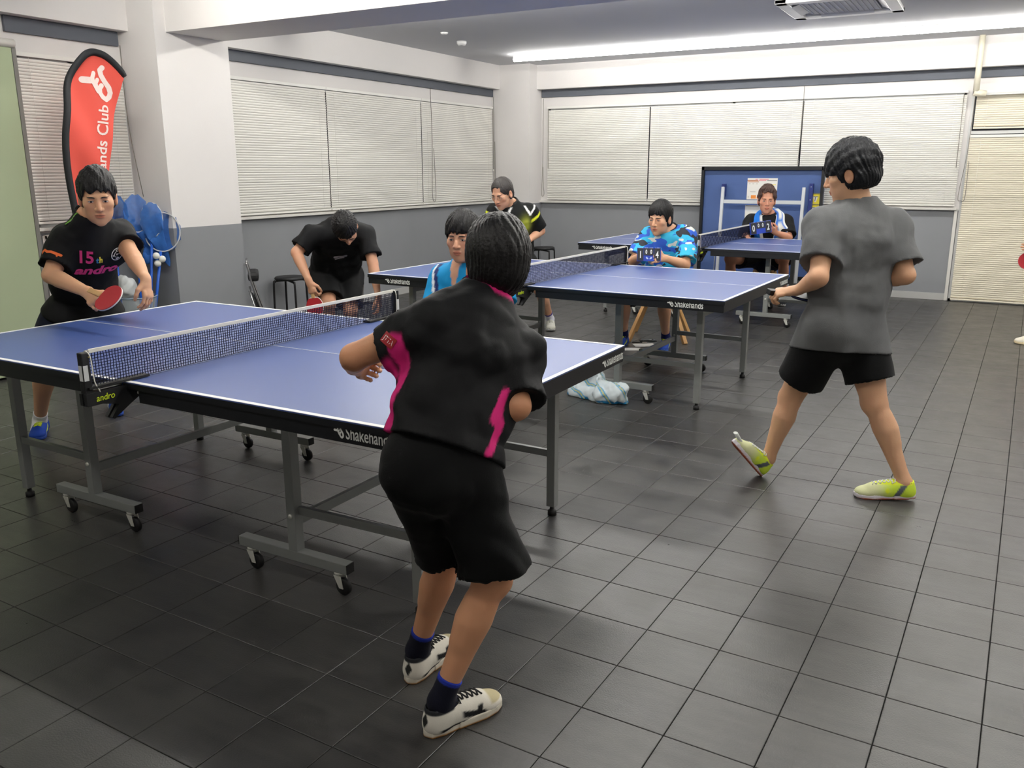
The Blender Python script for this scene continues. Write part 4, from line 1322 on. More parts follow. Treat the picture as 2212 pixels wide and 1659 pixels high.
        def fn(p):
            fo = fold(p, fold_amp, fold_f, seed) + fold(p, fold_amp * 0.4, fold_f * 2.1, seed + 4)
            d = np.minimum(union(base, p) + fo, union(hipg, p) - 0.008)
            d = smax(d, ((p - (J['pel'] + s.up * top * S)) @ s.up), 0.006)
            for (b, e, ax, R), th in zip(lg, thighs):
                ds = np.minimum(b.d(p) + fo, th.d(p) - 0.008)
                w = p - e; u = w @ ax
                rad = np.linalg.norm(w - np.outer(u, ax), axis=1)
                ds = smax(ds, u + 0.05 * np.clip(1 - rad / R, 0, 1), 0.004)
                d = smin(d, ds, 0.035)
            return d
        s.shortfn = fn
        lo, hi = bounds(base + [b for b, *_ in lg], 0.04)
        P, Q = net(fn, lo, hi, h)
        c = col(s, P) if callable(col) else np.tile(L3(col), (len(P), 1))
        return np_mesh(name, P, Q, material or CLOTH, s.t, c, origin=s.base)
    def shoe(s, sd, heel, toe, up=(0, 0, 1), col=None, sole=(235, 232, 225), sock=(20, 22, 30), lace=(240, 240, 240), L=0.275, h=0.0055, sock_h=0.05, sole_t=0.022, cuff=None, outsole=None):
        """shoe from the heel point to the toe point; up is the shoe's own up"""
        S = s.S
        heel = V3(heel); y = unit(V3(toe) - heel); z = V3(up); z = unit(z - y * (z @ y)); x = np.cross(y, z)
        M = np.stack([x, y, z], 1)
        s_ = L / 0.275
        o = heel
        up_prims = [Ell((0, 0.045, 0.035), (0.036, 0.044, 0.040), k=0.02), Ell((0, 0.125, 0.032), (0.040, 0.075, 0.036), k=0.03),
                    Ell((0.003, 0.215, 0.026), (0.044, 0.056, 0.029), k=0.03),
                    Bone((0, 0.040, 0.03), (0, 0.040, 0.075), [0.035, 0.033], k=0.02), Bone((0, 0.075, 0.06), (0, 0.185, 0.040), [0.033, 0.030], k=0.03)]
        def foot_outline(q):
            # half width of the sole as a function of y
            return np.interp(q[:, 1], [-0.005, 0.01, 0.05, 0.11, 0.19, 0.235, 0.262, 0.276], [0.0, 0.024, 0.034, 0.036, 0.046, 0.042, 0.028, 0.0])
        ank = ((s.J['an' + sd] - o) @ M) / s_
        def fu(p):
            q = ((p - o) @ M) / s_
            d = union(up_prims, q)
            d = smax(d, sole_t * 0.5 - q[:, 2], 0.006)
            col_ = Bone((0, 0.042, 0.07), (0, 0.036, 0.12), [0.026, 0.030]).d(q)
            d = smax(d, -col_, 0.006)
            return d * s_
        lo = o + np.min([M @ (V3(c) * s_) for c in [(a, b, e) for a in (-.06, .06) for b in (-.02, .30) for e in (-.02, .13)]], axis=0)
        hi = o + np.max([M @ (V3(c) * s_) for c in [(a, b, e) for a in (-.06, .06) for b in (-.02, .30) for e in (-.02, .13)]], axis=0)
        P, Q = net(fu, lo, hi, h)
        q = ((P - o) @ M) / s_
        c = col(q) if callable(col) else np.tile(L3(col), (len(P), 1))
        so = np_mesh('shoe', P, Q, CLOTHS, s.t, c, origin=s.base)
        def fs(p):
            q = ((p - o) @ M) / s_
            w = foot_outline(q)
            rock = 0.010 * np.clip((q[:, 1] - 0.2) / 0.07, 0, 1) ** 2
            d = np.maximum(np.abs(q[:, 0] - 0.003 * (q[:, 1] > 0.1)) - w, np.abs(q[:, 2] - sole_t * 0.5 - rock * 0.6) - sole_t * 0.5)
            d = smax(d, -(q[:, 1] + 0.002), 0.005); d = smax(d, q[:, 1] - 0.274, 0.005)
            return d * s_ * 0.9
        P, Q = net(fs, lo, hi, h)
        q = ((P - o) @ M) / s_
        c = np.tile(L3(sole), (len(P), 1))
        if outsole is not None:
            c = mixc(c, ss(0.008, 0.005, q[:, 2]), L3(outsole))
        np_mesh('sole', P, Q, CLOTHS, so, c, origin=s.base)
        # laces: crossing bars over the instep
        m = MB()
        b = s.base
        def loc(v): return Vector(o + M @ (V3(v) * s_) - b)
        def hgt(x, y):
            z = 0.12
            for _ in range(30):
                z -= float(union(up_prims, np.array([[x, y, z]]))[0]) * 0.9
            return z + 0.002
        for i in range(5):
            y0 = 0.105 + i * 0.018
            for sg in (-1, 1):
                xs = [-0.02 * sg, 0.0, 0.02 * sg]
                ys = [y0, y0 + 0.008, y0 + 0.016]
                m.tube([loc((a, b_, hgt(a, b_))) for a, b_ in zip(xs, ys)], 0.0028 * s_, 5)
        for sg in (-1, 1):
            p = [(0, 0.10), (0.012 * sg, 0.093), (0.026 * sg, 0.095), (0.03 * sg, 0.108), (0.015 * sg, 0.108)]
            m.tube([loc((a, b_, hgt(a, b_) + 0.004)) for a, b_ in p], 0.0024 * s_, 5)
        m.build('laces', mat('lace_%d_%d_%d' % tuple(lace), lace, 0.8), so)
        if sock is not None:
            A = s.J['an' + sd]; K = s.J['kn' + sd]
            ax = unit(K - A)
            b = Bone(A - ax * 0.05 * S, A + ax * 0.15 * S, [0.040 * S, 0.040 * S, 0.042 * S])
            pr = s.prims
            lim = A + ax * sock_h * S
            def fk(p):
                d = union(pr, p) - 0.004
                d = smax(d, (p - lim) @ ax, 0.003)
                d = smax(d, np.linalg.norm(p - A, axis=1) - 0.13 * S, 0.003)
                return d
            P, Q = net(fk, A - 0.14 * S, A + 0.14 * S, h)
            c = np.tile(L3(sock), (len(P), 1))
            if cuff is not None:
                c = mixc(c, ss(sock_h * S - 0.014, sock_h * S - 0.010, (P - A) @ ax), L3(cuff))
            np_mesh('sock', P, Q, CLOTH, s.t, c, origin=s.base)
        return so
    def decal(s, name, vs, fs, o, x, y, dirn, material, fn=None, parent=None, off=0.002, sub=0.012):
        """flat print laid on the cloth: 2-D shape at frame (o,x,y), dropped along dirn onto the garment"""
        fn = fn or s.shirtfn
        bm = bmesh.new()
        bv = [bm.verts.new(v) for v in vs]
        for f in fs:
            try:
                bm.faces.new([bv[i] for i in f])
            except ValueError:
                pass
        bmesh.ops.remove_doubles(bm, verts=bm.verts, dist=1e-6)
        bmesh.ops.triangulate(bm, faces=[f for f in bm.faces if len(f.verts) > 4])
        for _ in range(5):
            ed = [e for e in bm.edges if e.calc_length() > sub]
            if not ed:
                break
            bmesh.ops.subdivide_edges(bm, edges=ed, cuts=1)
            bmesh.ops.triangulate(bm, faces=[f for f in bm.faces if len(f.verts) > 4])
        X = unit(x); Y = V3(y); Y = unit(Y - X * (Y @ X)); dn = unit(dirn)
        P = np.array([V3(o) + X * v.co.x + Y * v.co.y for v in bm.verts])
        z = np.array([v.co.z for v in bm.verts])
        P = P - dn * 0.25
        t = np.zeros(len(P))
        for _ in range(60):
            d = fn(P + dn * t[:, None])
            t = np.minimum(t + d * 0.7, 0.6)
        P = P + dn * (t - off - np.clip(z, 0, 0.001))[:, None] - s.base
        for v, p in zip(bm.verts, P):
            v.co = p
        me = bpy.data.meshes.new(name); bm.to_mesh(me); bm.free()
        me.materials.append(material)
        for p in me.polygons:
            p.use_smooth = True
        return link(name, me, parent if parent is not None else s.shirt_o)
    def print_text(s, txt, height, o, x, y, dirn, material, sx=1.0, shear=0.0, bold=0.0, fn=None, parent=None, name='lettering'):
        vs, fs = text_mesh(txt, height, 0.0, sx, shear, bold)
        vs = [Vector((v.x, v.y, 0)) for v in vs]
        return s.decal(name, vs, fs, o, x, y, dirn, material, fn, parent)
# ================================================================== the people
HRv = V3((0.8733, 0.4872, 0)); HFv = V3((-0.4872, 0.8733, 0)); UPv = V3((0, 0, 1))   # handy room directions: right, away, up
def W(r, a, u): return HRv * r + HFv * a + UPv * u
BLACKC = (19, 21, 24)

def fix_ankles(j, S, ups={}):
    for sd in 'LR':
        h = V3(j['heel' + sd]); d = unit(V3(j['toe' + sd]) - h); u = V3(ups.get(sd, (0, 0, 1))); u = unit(u - d * (u @ d))
        if sd not in ups:
            h[2] = 0; d = unit(V3(j['toe' + sd]) * V3((1, 1, 0)) - h)
        j['an' + sd] = tuple(h + d * 0.052 * S + u * 0.088 * S)
for nm in J:
    fix_ankles(J[nm], 1.0, {'L': W(0.45, -0.05, 1)} if nm == 'greyman' else {})
# ---------------------------------------------------------------- racket
RED = mat('red_rubber', (168, 36, 46), 0.45, 0.4)
BLKR = mat('black_rubber', (20, 20, 22), 0.45, 0.4)
WOOD = mat('racket_wood', (196, 158, 108), 0.55, noise=0.15, nscale=30)
def racket(label, grip, direc, normal, front=RED, back=BLKR, handle=None, tape=(215, 212, 205), S=1.0, butt=False):
    """grip: centre of the handle; direc: from handle towards the blade; normal: out of the front face"""
    t = thing('table_tennis_racket', label, 'racket', tuple(V3(grip)), 0, 'rackets in play')
    d = unit(direc); n = unit(V3(normal) - d * (V3(normal) @ d)); x = np.cross(d, n)
    M = Matrix(((x[0], d[0], n[0], 0), (x[1], d[1], n[1], 0), (x[2], d[2], n[2], 0), (0, 0, 0, 1)))
    out = []
    for k in range(40):
        a = 2 * PI * k / 40
        out.append((0.075 * math.cos(a) * S, (0.128 + 0.079 * math.sin(a)) * S))
    rub = [(px * 0.985, (py / S - 0.128) * 0.985 * S + 0.128 * S) for px, py in out]
    rub = [(px, max(py, 0.062 * S)) for px, py in rub]
    m = MB(); m.prism(out, -0.0032, 0.0032, M=M); bl = m.build('blade', mat('edge_tape_%d' % tape[0], tape, 0.6), t)
    m = MB(); m.prism(rub, 0.0032, 0.0068, M=M); m.build('front_rubber', front, t)
    m = MB(); m.prism(rub, -0.0068, -0.0032, M=M); m.build('back_rubber', back, t)
    m = MB(); m.prism([(-0.013 * S, 0.062 * S), (-0.013 * S, -0.02 * S), (-0.016 * S, -0.052 * S), (0.016 * S, -0.052 * S), (0.013 * S, -0.02 * S), (0.013 * S, 0.062 * S)], -0.0115, 0.0115, M=M)
    hd_ = m.build('handle', handle or WOOD, t, 0.004)
    if butt:
        m = MB(); m.prism([(-0.0175, -0.054), (0.0175, -0.054), (0.0150, -0.012), (-0.0150, -0.012)], -0.013, 0.013, M=M); m.build('grip_tape', BLKR, hd_, 0.004)
    return t

def side_angle(s, P):
    """signed coordinates of points about the spine: along left, along front, height fraction"""
    q = P - s.J['pel']
    return q @ s.sh, q @ s.front, (q @ s.up) / np.linalg.norm(s.J['neck'] - s.J['pel'])

def arm_co(s, P, sd):
    a = s.J['sh' + sd]; b = s.J['el' + sd]
    L = np.linalg.norm(b - a); ax = (b - a) / L
    q = P - a
    t = q @ ax
    return t / L, q - np.outer(t, ax)

# ---------------------------------------------------------------- 1 the boy in the foreground
boy = Fig('boy', 'boy seen from behind in black shirt with pink collar, leaning over the nearest table', J['boy'], 0.90, skin=(206, 152, 116), build=0.90)
boy.setup(J['boy']['head'], W(-0.22, 0.95, -0.12), W(0.02, 0.20, 1.0), 0.97, {'L': W(0.45, 0.9, 0), 'R': W(0.75, 0.65, 0)},
          {'L': (W(0.22, 0.9, -0.30), W(0.9, -0.2, -0.3), 1.1), 'R': (W(-0.7, 0.6, 0.1), W(-0.2, 0.2, -1), 0.9)})
boy.build_body(h=0.008, hh=0.005)
def boy_shirt(s, P):
    c = np.tile(L3((15, 16, 18)), (len(P), 1))
    PINK = L3((208, 38, 118))
    l, f, hgt = side_angle(s, P)
    for sd, sg in (('L', 1), ('R', -1)):
        t, w = arm_co(s, P, sd)
        below = -(w @ s.up)
        inner = ss(0.0, 0.012, below - 0.050) * ss(0.95, 0.85, t) * ss(0.44, 0.52, t) * ss(-0.03, -0.06, (P - s.J['sh' + sd]) @ UPv) * ss(0.115, 0.10, np.linalg.norm(w, axis=1))
        c = mixc(c, inner, PINK)
        band = ss(0.005, 0.0, np.abs(f - 0.02 - 0.03 * (1 - hgt)) - 0.016) * ss(0.10, 0.12, l * sg) * ss(0.62, 0.58, hgt) * (1.0 if sg < 0 else 0.9)
        c = mixc(c, band, PINK)
    zz = [0.811, 0.873, 0.897, 0.961]; rr_ = [-0.061, -0.032, -0.042, -0.016]; ww = [0.010, 0.010, 0.015, 0.007]
    x = P @ HRv
    line = ss(0.003, 0.0, np.abs(x - np.interp(P[:, 2], zz, rr_)) - np.interp(P[:, 2], zz, ww)) * ss(zz[0] - 0.005, zz[0], P[:, 2]) * ss(zz[3] + 0.005, zz[3], P[:, 2])
    c = mixc(c, line, PINK)
    nk = s.hole
    u = (P - nk.a) @ nk.ax
    dist = nk.d(P)
    c = mixc(c, ss(0.016, 0.011, dist) * ss(-0.04, -0.02, u), PINK)
    return c
boy.shorts((13, 14, 15), length=0.93, r0=0.092, r1=0.110, top=0.05, ease=-0.004, fold_amp=0.018, fold_f=28, h=0.008)
boy.shirt(boy_shirt, hem=-0.02, ease=0.034, sleeve={'L': 0.62, 'R': 0.93}, sl_r={'L': (0.074, 0.062), 'R': (0.078, 0.082)}, neck_r=0.066, fold_amp=0.020, fold_f=30, h=0.008, hem_flare=0.02, wscale=0.90)
def boy_shoe(q):
    c = np.tile(L3((226, 222, 210)), (len(q), 1))
    x, y, z = q[:, 0], q[:, 1], q[:, 2]
    c = mixc(c, ss(0.205, 0.22, y) * ss(0.036, 0.04, z), L3((186, 176, 140)))
    c = mixc(c, ss(0.004, 0.0, np.abs(z - 0.034 + 0.30 * (y - 0.15)) - 0.008) * ss(0.10, 0.115, y) * ss(0.2, 0.185, y), L3((28, 28, 30)))
    c = mixc(c, ss(0.004, 0.0, np.abs(y - 0.165 - 0.4 * (z - 0.03)) - 0.008) * ss(0.02, 0.025, z) * ss(0.056, 0.05, z), L3((28, 28, 30)))
    c = mixc(c, ss(0.02, 0.0, np.abs(y - 0.075) - 0.035) * ss(0.028, 0.024, z), L3((30, 32, 34)))
    c = mixc(c, ss(0.07, 0.075, z) * ss(0.09, 0.08, y), L3((40, 42, 46)))
    c = mixc(c, ss(0.004, 0.0, np.abs(x) - 0.012 + np.abs(z - 0.052) * 0.6) * ss(0.02, 0.012, y), L3((40, 42, 40)))
    return c
for sd in 'LR':
    boy.shoe(sd, J['boy']['heel' + sd] + V3((0, 0, 0.001)) if False else V3(J['boy']['heel' + sd]) * V3((1, 1, 0)), V3(J['boy']['toe' + sd]) * V3((1, 1, 0)), col=boy_shoe, sole=(222, 216, 200),
             outsole=(176, 122, 58), sock=(18, 20, 34), cuff=(34, 52, 150), lace=(26, 26, 28), L=0.262, h=0.004, sock_h=0.085, sole_t=0.024)
boy.hair(t=0.018, top=0.006, bang=0.02, side=-0.045, nape=-0.098, rough=0.0028, sidey=0.03, back=0.014, h=0.004, ears=False, seed=4)
# red badge with white lettering on the left sleeve and a small tag on the shorts
BADGE = mat('badge_red', (150, 28, 36), 0.6)
ax = unit(V3(J['boy']['elL']) - V3(J['boy']['shL']))
bo = V3(J['boy']['shL']) + ax * 0.115 + W(0, -0.09, 0.02)
sq = lambda w, h: ([Vector((-w / 2, -h / 2, 0)), Vector((w / 2, -h / 2, 0)), Vector((w / 2, h / 2, 0)), Vector((-w / 2, h / 2, 0))], [(0, 1, 2, 3)])
bx, by = W(0.8, 0, -0.6), W(0.6, 0, 0.8)
boy.decal('badge', *sq(0.042, 0.030), bo, bx, by, W(0.12, 1, -0.15), BADGE)
boy.print_text('JTTA', 0.015, bo + by * -0.007, bx, by, W(0.12, 1, -0.15), INK, sx=0.75, name='lettering')
tp = V3(J['boy']['hiR']) * 0.12 + V3(J['boy']['knR']) * 0.88 + W(0.10, -0.10, 0.0)
sho = boy.t.children[-1]

# ---------------------------------------------------------------- 2 the walking man in grey
gm = Fig('greyman', 'man seen from behind in grey T-shirt and black shorts walking to the left', J['greyman'], 1.0, skin=(214, 168, 134))
gm.setup(J['greyman']['head'], W(-0.86, 0.48, -0.22), W(-0.2, 0.1, 1.0), 1.0, {'L': W(-0.9, 0.1, 0.3), 'R': W(-1, 0.1, 0)},
         {'L': (W(-0.95, 0.35, -0.2), W(0.2, 0.25, -0.9), 0.95), 'R': (W(-0.7, 0.6, 0), W(-0.2, -0.2, -1), 0.5)})
gm.build_body(h=0.009)
gm.eyes()
gm.shorts((13, 14, 15), length={'L': 0.72, 'R': 0.70}, r0=0.122, r1=0.112, top=0.06, ease=0.012, fold_amp=0.008, fold_f=18, h=0.009)
gm.shirt((92, 93, 94), hem=0.125, ease=0.030, sleeve={'L': 0.72, 'R': 0.80}, sl_r=(0.082, 0.092), neck_r=0.068, fold_amp=0.018, fold_f=26, h=0.009, hem_flare=0.012, material=CLOTH)
def lime_shoe(q):
    c = np.tile(L3((222, 226, 176)), (len(q), 1))
    x, y, z = q[:, 0], q[:, 1], q[:, 2]
    c = mixc(c, ss(0.19, 0.10, y), L3((206, 232, 70)))
    c = mixc(c, ss(0.004, 0, np.abs(y - 0.07 + 0.6 * (z - 0.05)) - 0.012), L3((92, 98, 106)))
    c = mixc(c, ss(0.07, 0.075, z), L3((226, 240, 60)))
    c = mixc(c, ss(0.015, 0.010, np.abs(y - 0.13) + np.abs(z - 0.045) * 0.8), L3((226, 240, 60)))
    return c
gmL = gm.shoe('L', J['greyman']['heelL'] , J['greyman']['toeL'], up=W(0.45, -0.05, 1), col=lime_shoe, sole=(226, 220, 226), outsole=(180, 90, 60), sock=None, lace=(228, 230, 226), L=0.275)
m = MB(); m.tube([Vector(V3(p) - gm.base) for p in ((-1.009, 4.075, 0.255), (-0.971, 4.119, 0.169))], [0.017, 0.014], 8, flat=0.5); m.build('loose_tongue', mat('tongue_white', (222, 226, 220), 0.7), gmL)
gm.shoe('R', V3(J['greyman']['heelR']) * V3((1, 1, 0)) + V3((0, 0, 0.015)), V3(J['greyman']['toeR']) * V3((1, 1, 0)), up=W(0, 0, 1), col=lime_shoe, sole=(226, 220, 226), outsole=(180, 90, 60), sock=None, lace=(228, 230, 226), L=0.275)
gm.hair(mat('blue_black_hair', (17, 19, 23), 0.5, 0.3, noise=0.35, nscale=90, bump=0.25, bscale=140), t=0.022, top=0.012, bang=0.012, side=-0.03, nape=-0.072, rough=0.0038, sidey=0.018, back=0.008, seed=8, temple=0.01)
racket('black racket with a blue handle in the grey-shirted man hand', (-0.865, 4.121, 0.954), W(0.92, 0.30, -0.12), W(0.05, -0.25, 1), BLKR, BLKR, mat('blue_grip', (30, 52, 128), 0.5), tape=(60, 70, 120), butt=True)

# ---------------------------------------------------------------- 3 the player at the left
lm = Fig('leftman', 'man in black printed shirt crouching with red racket at the left table end', J['leftman'], 1.02, skin=(208, 160, 126), build=0.86)
lm.setup(J['leftman']['head'], W(0.42, -0.88, -0.22), W(0.05, -0.15, 1.0), 1.06, {'L': W(0.2, -1, 0), 'R': W(0.05, -1, 0)},
         {'L': (W(0.15, -0.25, -1), W(-0.8, 0.2, 0.1), 0.45), 'R': (W(0.62, -0.62, -0.30), W(0.45, 0.5, -0.7), 0.9)})
lm.build_body(h=0.010, hh=0.0042)
lm.eyes(open_=0.95)
lm.shorts((24, 28, 44), length=0.92, r0=0.130, r1=0.118, top=0.08, ease=0.02)
lm.shirt((12, 13, 15), hem=-0.01, ease=0.03, sleeve={'L': 0.62, 'R': 0.78}, sl_r=(0.074, 0.084), neck_r=0.072, fold_amp=0.015, fold_f=28, h=0.009, wscale=0.92)
def blue_shoe(q):
    c = np.tile(L3((28, 66, 160)), (len(q), 1))
    x, y, z = q[:, 0], q[:, 1], q[:, 2]
    c = mixc(c, ss(0.004, 0, np.abs(z - 0.035 + 0.35 * (y - 0.14)) - 0.006) * ss(0.09, 0.1, y) * ss(0.2, 0.19, y), L3((222, 236, 60)))
    c = mixc(c, ss(0.08, 0.085, z), L3((24, 40, 96)))
    return c
for sd in 'LR':
    lm.shoe(sd, V3(J['leftman']['heel' + sd]) * V3((1, 1, 0)), V3(J['leftman']['toe' + sd]) * V3((1, 1, 0)), col=blue_shoe, sole=(40, 70, 150), sock=(226, 226, 230), lace=(222, 240, 50), L=0.27, sock_h=0.07, sole_t=0.018)
lm.hair(t=0.014, top=0.010, bang=0.050, side=-0.006, nape=-0.06, rough=0.003, sidey=0.010, seed=2, temple=0.016)
PINKM = mat('print_pink', (214, 60, 130), 0.6); YELM = mat('print_yellow', (216, 196, 60), 0.6); CYM = mat('print_cyan', (50, 120, 170), 0.6)
GRNM = mat('patch_green', (112, 178, 62), 0.6); ORM = mat('print_orange', (222, 102, 40), 0.6)
cd = -lm.front
cx = lm.sh * 1.0; cy = lm.up
co = V3(J['leftman']['pel']) + (V3(J['leftman']['neck']) - V3(J['leftman']['pel'])) * 0.63
lm.print_text('15', 0.070, co - cx * 0.055 + cy * 0.02, cx, cy, cd, PINKM, sx=0.8, bold=0.003)
lm.print_text('t', 0.034, co + cx * 0.0 + cy * 0.02, cx, cy, cd, CYM, sx=0.8, bold=0.002)
lm.print_text('h', 0.034, co + cx * 0.018 + cy * 0.02, cx, cy, cd, YELM, sx=0.8, bold=0.002)
lm.print_text('andro', 0.052, co + cx * 0.005 - cy * 0.055, cx, cy, cd, PINKM, sx=1.25, shear=0.25, bold=0.003)
# round white crest on the chest
vs = []; fs = []
def ring(cx_, cy_, r0, r1, n=28, a0=0, a1=2 * PI):
    o = len(vs)
    for k in range(n + 1):
        a = a0 + (a1 - a0) * k / n
        vs.append(Vector((cx_ + r0 * math.cos(a), cy_ + r0 * math.sin(a), 0))); vs.append(Vector((cx_ + r1 * math.cos(a), cy_ + r1 * math.sin(a), 0)))
    for k in range(n):
        fs.append((o + 2 * k, o + 2 * k + 1, o + 2 * k + 3, o + 2 * k + 2))
ring(0, 0, 0.030, 0.034); ring(0, 0, 0.014, 0.017, 16, 1.2, 5.0); ring(0, 0, 0.0, 0.005, 10)
ring(0, 0.0, 0.021, 0.025, 6, 1.3, 1.8); ring(0, 0, 0.021, 0.025, 6, 3.0, 3.4)
a, b = stroke([(0.004, 0), (0.022, 0.0)], 0.003); o_ = len(vs); vs += [Vector((v.x, v.y, 0)) for v in a]; fs += [tuple(i + o_ for i in f) for f in b]
a, b = stroke([(-0.004, -0.024), (0.008, -0.021)], 0.008); o_ = len(vs); vs += [Vector((v.x, v.y, 0)) for v in a]; fs += [tuple(i + o_ for i in f) for f in b]
lm.decal('crest', vs, fs, co + cx * 0.108 + cy * 0.045, cx, cy, cd, INK)
po = V3(J['leftman']['shR']) * 0.62 + V3(J['leftman']['neck']) * 0.38
lm.decal('shoulder_patch', *sq(0.10, 0.040), po + lm.front * 0.06 + UPv * 0.06, W(0.85, 0, 0.5), W(-0.3, -0.6, 0.7), W(0.1, 0.75, -0.6), GRNM)
lm.print_text('NEW', 0.018, po + lm.front * 0.06 + UPv * 0.05, W(0.85, 0, 0.5), W(-0.3, -0.6, 0.7), W(0.1, 0.75, -0.6), INK, name='lettering')
so = V3(J['leftman']['shR']) * 0.55 + V3(J['leftman']['elR']) * 0.45
vs = []; fs = []
for pts, w_ in (([(-0.05, -0.005), (-0.035, 0.008), (-0.015, 0.002), (0.005, 0.004), (0.03, -0.004), (0.05, -0.012)], 0.012), ([(-0.04, 0.0), (-0.045, -0.012)], 0.007), ([(0.03, -0.004), (0.035, -0.016)], 0.007)):
    a, b = stroke(pts, w_); o_ = len(vs); vs += [Vector((v.x, v.y, 0)) for v in a]; fs += [tuple(i + o_ for i in f) for f in b]
lm.decal('sleeve_print', vs, fs, so + W(0.0, -0.08, 0.02), W(1, 0, -0.1), UPv, W(0, 1, -0.05), ORM)
a, b = stroke([(0, 0), (0.0005, 0)], 0.016)
lm.decal('sleeve_dot', [Vector((v.x, v.y, 0)) for v in a], b, so + W(-0.02, -0.08, -0.075), W(1, 0, 0), UPv, W(0, 1, 0), mat('dot_white', (226, 200, 204), 0.6))
racket('red racket held by the man at the left end of the nearest table', V3(J['leftman']['wrR']) + W(0.058, -0.045, 0.004), W(0.66, -0.50, -0.10), W(0.42, -0.85, 0.34), RED, BLKR)

# ---------------------------------------------------------------- 4 the bending player
bd = Fig('bender', 'man in black shirt bending forward with bowed head and red racket', J['bender'], 1.0, skin=(204, 154, 124))
bd.setup(J['bender']['head'], W(0.16, -0.26, -0.95), W(0.0, -0.9, 0.25), 1.04, {'L': W(0.1, -1, 0), 'R': W(-0.1, -1, 0)},
         {'L': (W(0.1, -0.1, -1), W(-1, 0.1, 0), 0.5), 'R': (W(0.3, -0.1, -0.95), W(0.5, 0.8, 0), 0.85)})
bd.build_body(h=0.011, hh=0.005)
bd.eyes()
bd.shorts((84, 80, 78), length=0.84, r0=0.122, r1=0.105, top=0.06, ease=0.016, h=0.010)
bd.shirt((13, 14, 16), hem=0.01, ease=0.028, sleeve=0.78, sl_r=(0.074, 0.082), neck_r=0.066, fold_amp=0.015, fold_f=28, h=0.010)
for sd in 'LR':
    bd.shoe(sd, V3(J['bender']['heel' + sd]) * V3((1, 1, 0)), V3(J['bender']['toe' + sd]) * V3((1, 1, 0)), col=(46, 48, 54), sole=(214, 212, 206), sock=(24, 24, 26), lace=(200, 200, 200), L=0.265, h=0.007)
bd.hair(t=0.016, top=0.006, bang=0.05, side=-0.012, nape=-0.06, rough=0.004, sidey=0.012, seed=6, temple=0.012)
vs, fs = [], []
for pts, w_ in (([(-0.04, 0.0), (-0.01, 0.006), (0.02, 0.004), (0.045, 0.012)], 0.022), ([(-0.035, -0.02), (0.0, -0.012), (0.03, -0.012)], 0.010)):
    a, b = stroke(pts, w_); o_ = len(vs); vs += [Vector((v.x, v.y, 0)) for v in a]; fs += [tuple(i + o_ for i in f) for f in b]
bd.decal('chest_print', vs, fs, V3(J['bender']['pel']) * 0.42 + V3(J['bender']['neck']) * 0.58, bd.sh, bd.up, -bd.front, mat('print_pale', (150, 146, 152), 0.7))
racket('red racket hanging from the bending man hand', V3(J['bender']['wrR']) + W(0.025, -0.005, -0.07), W(0.12, -0.1, -0.98), W(-0.35, -0.92, 0), RED, BLKR)

# ---------------------------------------------------------------- 5 the seated man in blue
bl = Fig('blueman', 'man in bright blue collared shirt seated between the nearest and middle tables', J['blueman'], 1.0, skin=(208, 158, 130))
bl.setup(J['blueman']['head'], W(-0.28, -0.94, -0.08), W(0, -0.05, 1), 1.06, {'L': W(0, -1, 0), 'R': W(-0.1, -1, 0)},
         {'L': (W(-0.6, -0.5, -0.2), W(0, 0, -1), 0.5), 'R': (W(0.6, -0.5, -0.2), W(0, 0, -1), 0.5)})
bl.build_body(h=0.011)
bl.eyes()
def blue_shirt(s, P):
    c = np.tile(L3((22, 142, 200)), (len(P), 1))
    l, f, hgt = side_angle(s, P)
    for sg in (1, -1):
        x = l * sg - 0.125 - 0.10 * (hgt - 0.8)
        c = mixc(c, ss(0.003, 0.0, np.abs(x) - 0.012) * ss(0.0, 0.02, f), L3((30, 44, 96)))
        c = mixc(c, ss(0.003, 0.0, np.abs(x - 0.021) - 0.006) * ss(0.0, 0.02, f), L3((226, 232, 236)))
    v = ss(0.004, 0.0, np.abs(l) - np.clip((hgt - 0.70), 0, 1) * 0.10) * ss(0.69, 0.71, hgt) * ss(0.03, 0.05, f)
    c = mixc(c, v, L3((206, 158, 130)))
    return c
bl.shirt(blue_shirt, hem=0.02, ease=0.026, sleeve=0.75, neck_r=0.068, sl_r=(0.076, 0.082), fold_amp=0.014, fold_f=28, h=0.010)
def collar(s, colr, half=0.62, r=0.078, hgt=0.05):
    """turned-down collar: a band round the neck, open at the front"""
    nk = s.hole; o = nk.a + nk.ax * 0.035 * s.S; f = unit(s.front - nk.ax * (s.front @ nk.ax)); l = np.cross(nk.ax, f)
    m = MB(); n = 26; vs = []; fs = []
    for k in range(n + 1):
        a = PI + (k / n - 0.5) * 2 * (PI - half * 0.35)
        dn = 0.022 + 0.022 * abs(k / n - 0.5) * 2
        for rr, up_ in ((r * 0.90, 0.022), (r * 0.97, 0.028), (r * 1.10, 0.010), (r * 1.25, -dn), (r * 1.20, -dn - 0.004), (r * 0.95, 0.0)):
            vs.append(Vector(o + (f * math.cos(a) * 1.02 + l * math.sin(a)) * rr * s.S + nk.ax * up_ * s.S - f * 0.006 - s.base))
    for k in range(n):
        for j in range(6):
            j2 = (j + 1) % 6
            fs.append((k * 6 + j, k * 6 + j2, (k + 1) * 6 + j2, (k + 1) * 6 + j))
    fs += [tuple(range(6)), tuple(range(n * 6, n * 6 + 6))]
    m.add(vs, fs, 0, True)
    return m.build('collar', mat('collar_%d_%d_%d' % colr, colr, 0.8), s.shirt_o)
collar(bl, (24, 132, 186))
bl.print_text('TSP', 0.024, V3(J['blueman']['pel']) * 0.36 + V3(J['blueman']['neck']) * 0.64 + bl.sh * 0.10, bl.sh, bl.up, -bl.front, mat('print_navy', (22, 30, 66), 0.6), bold=0.001)
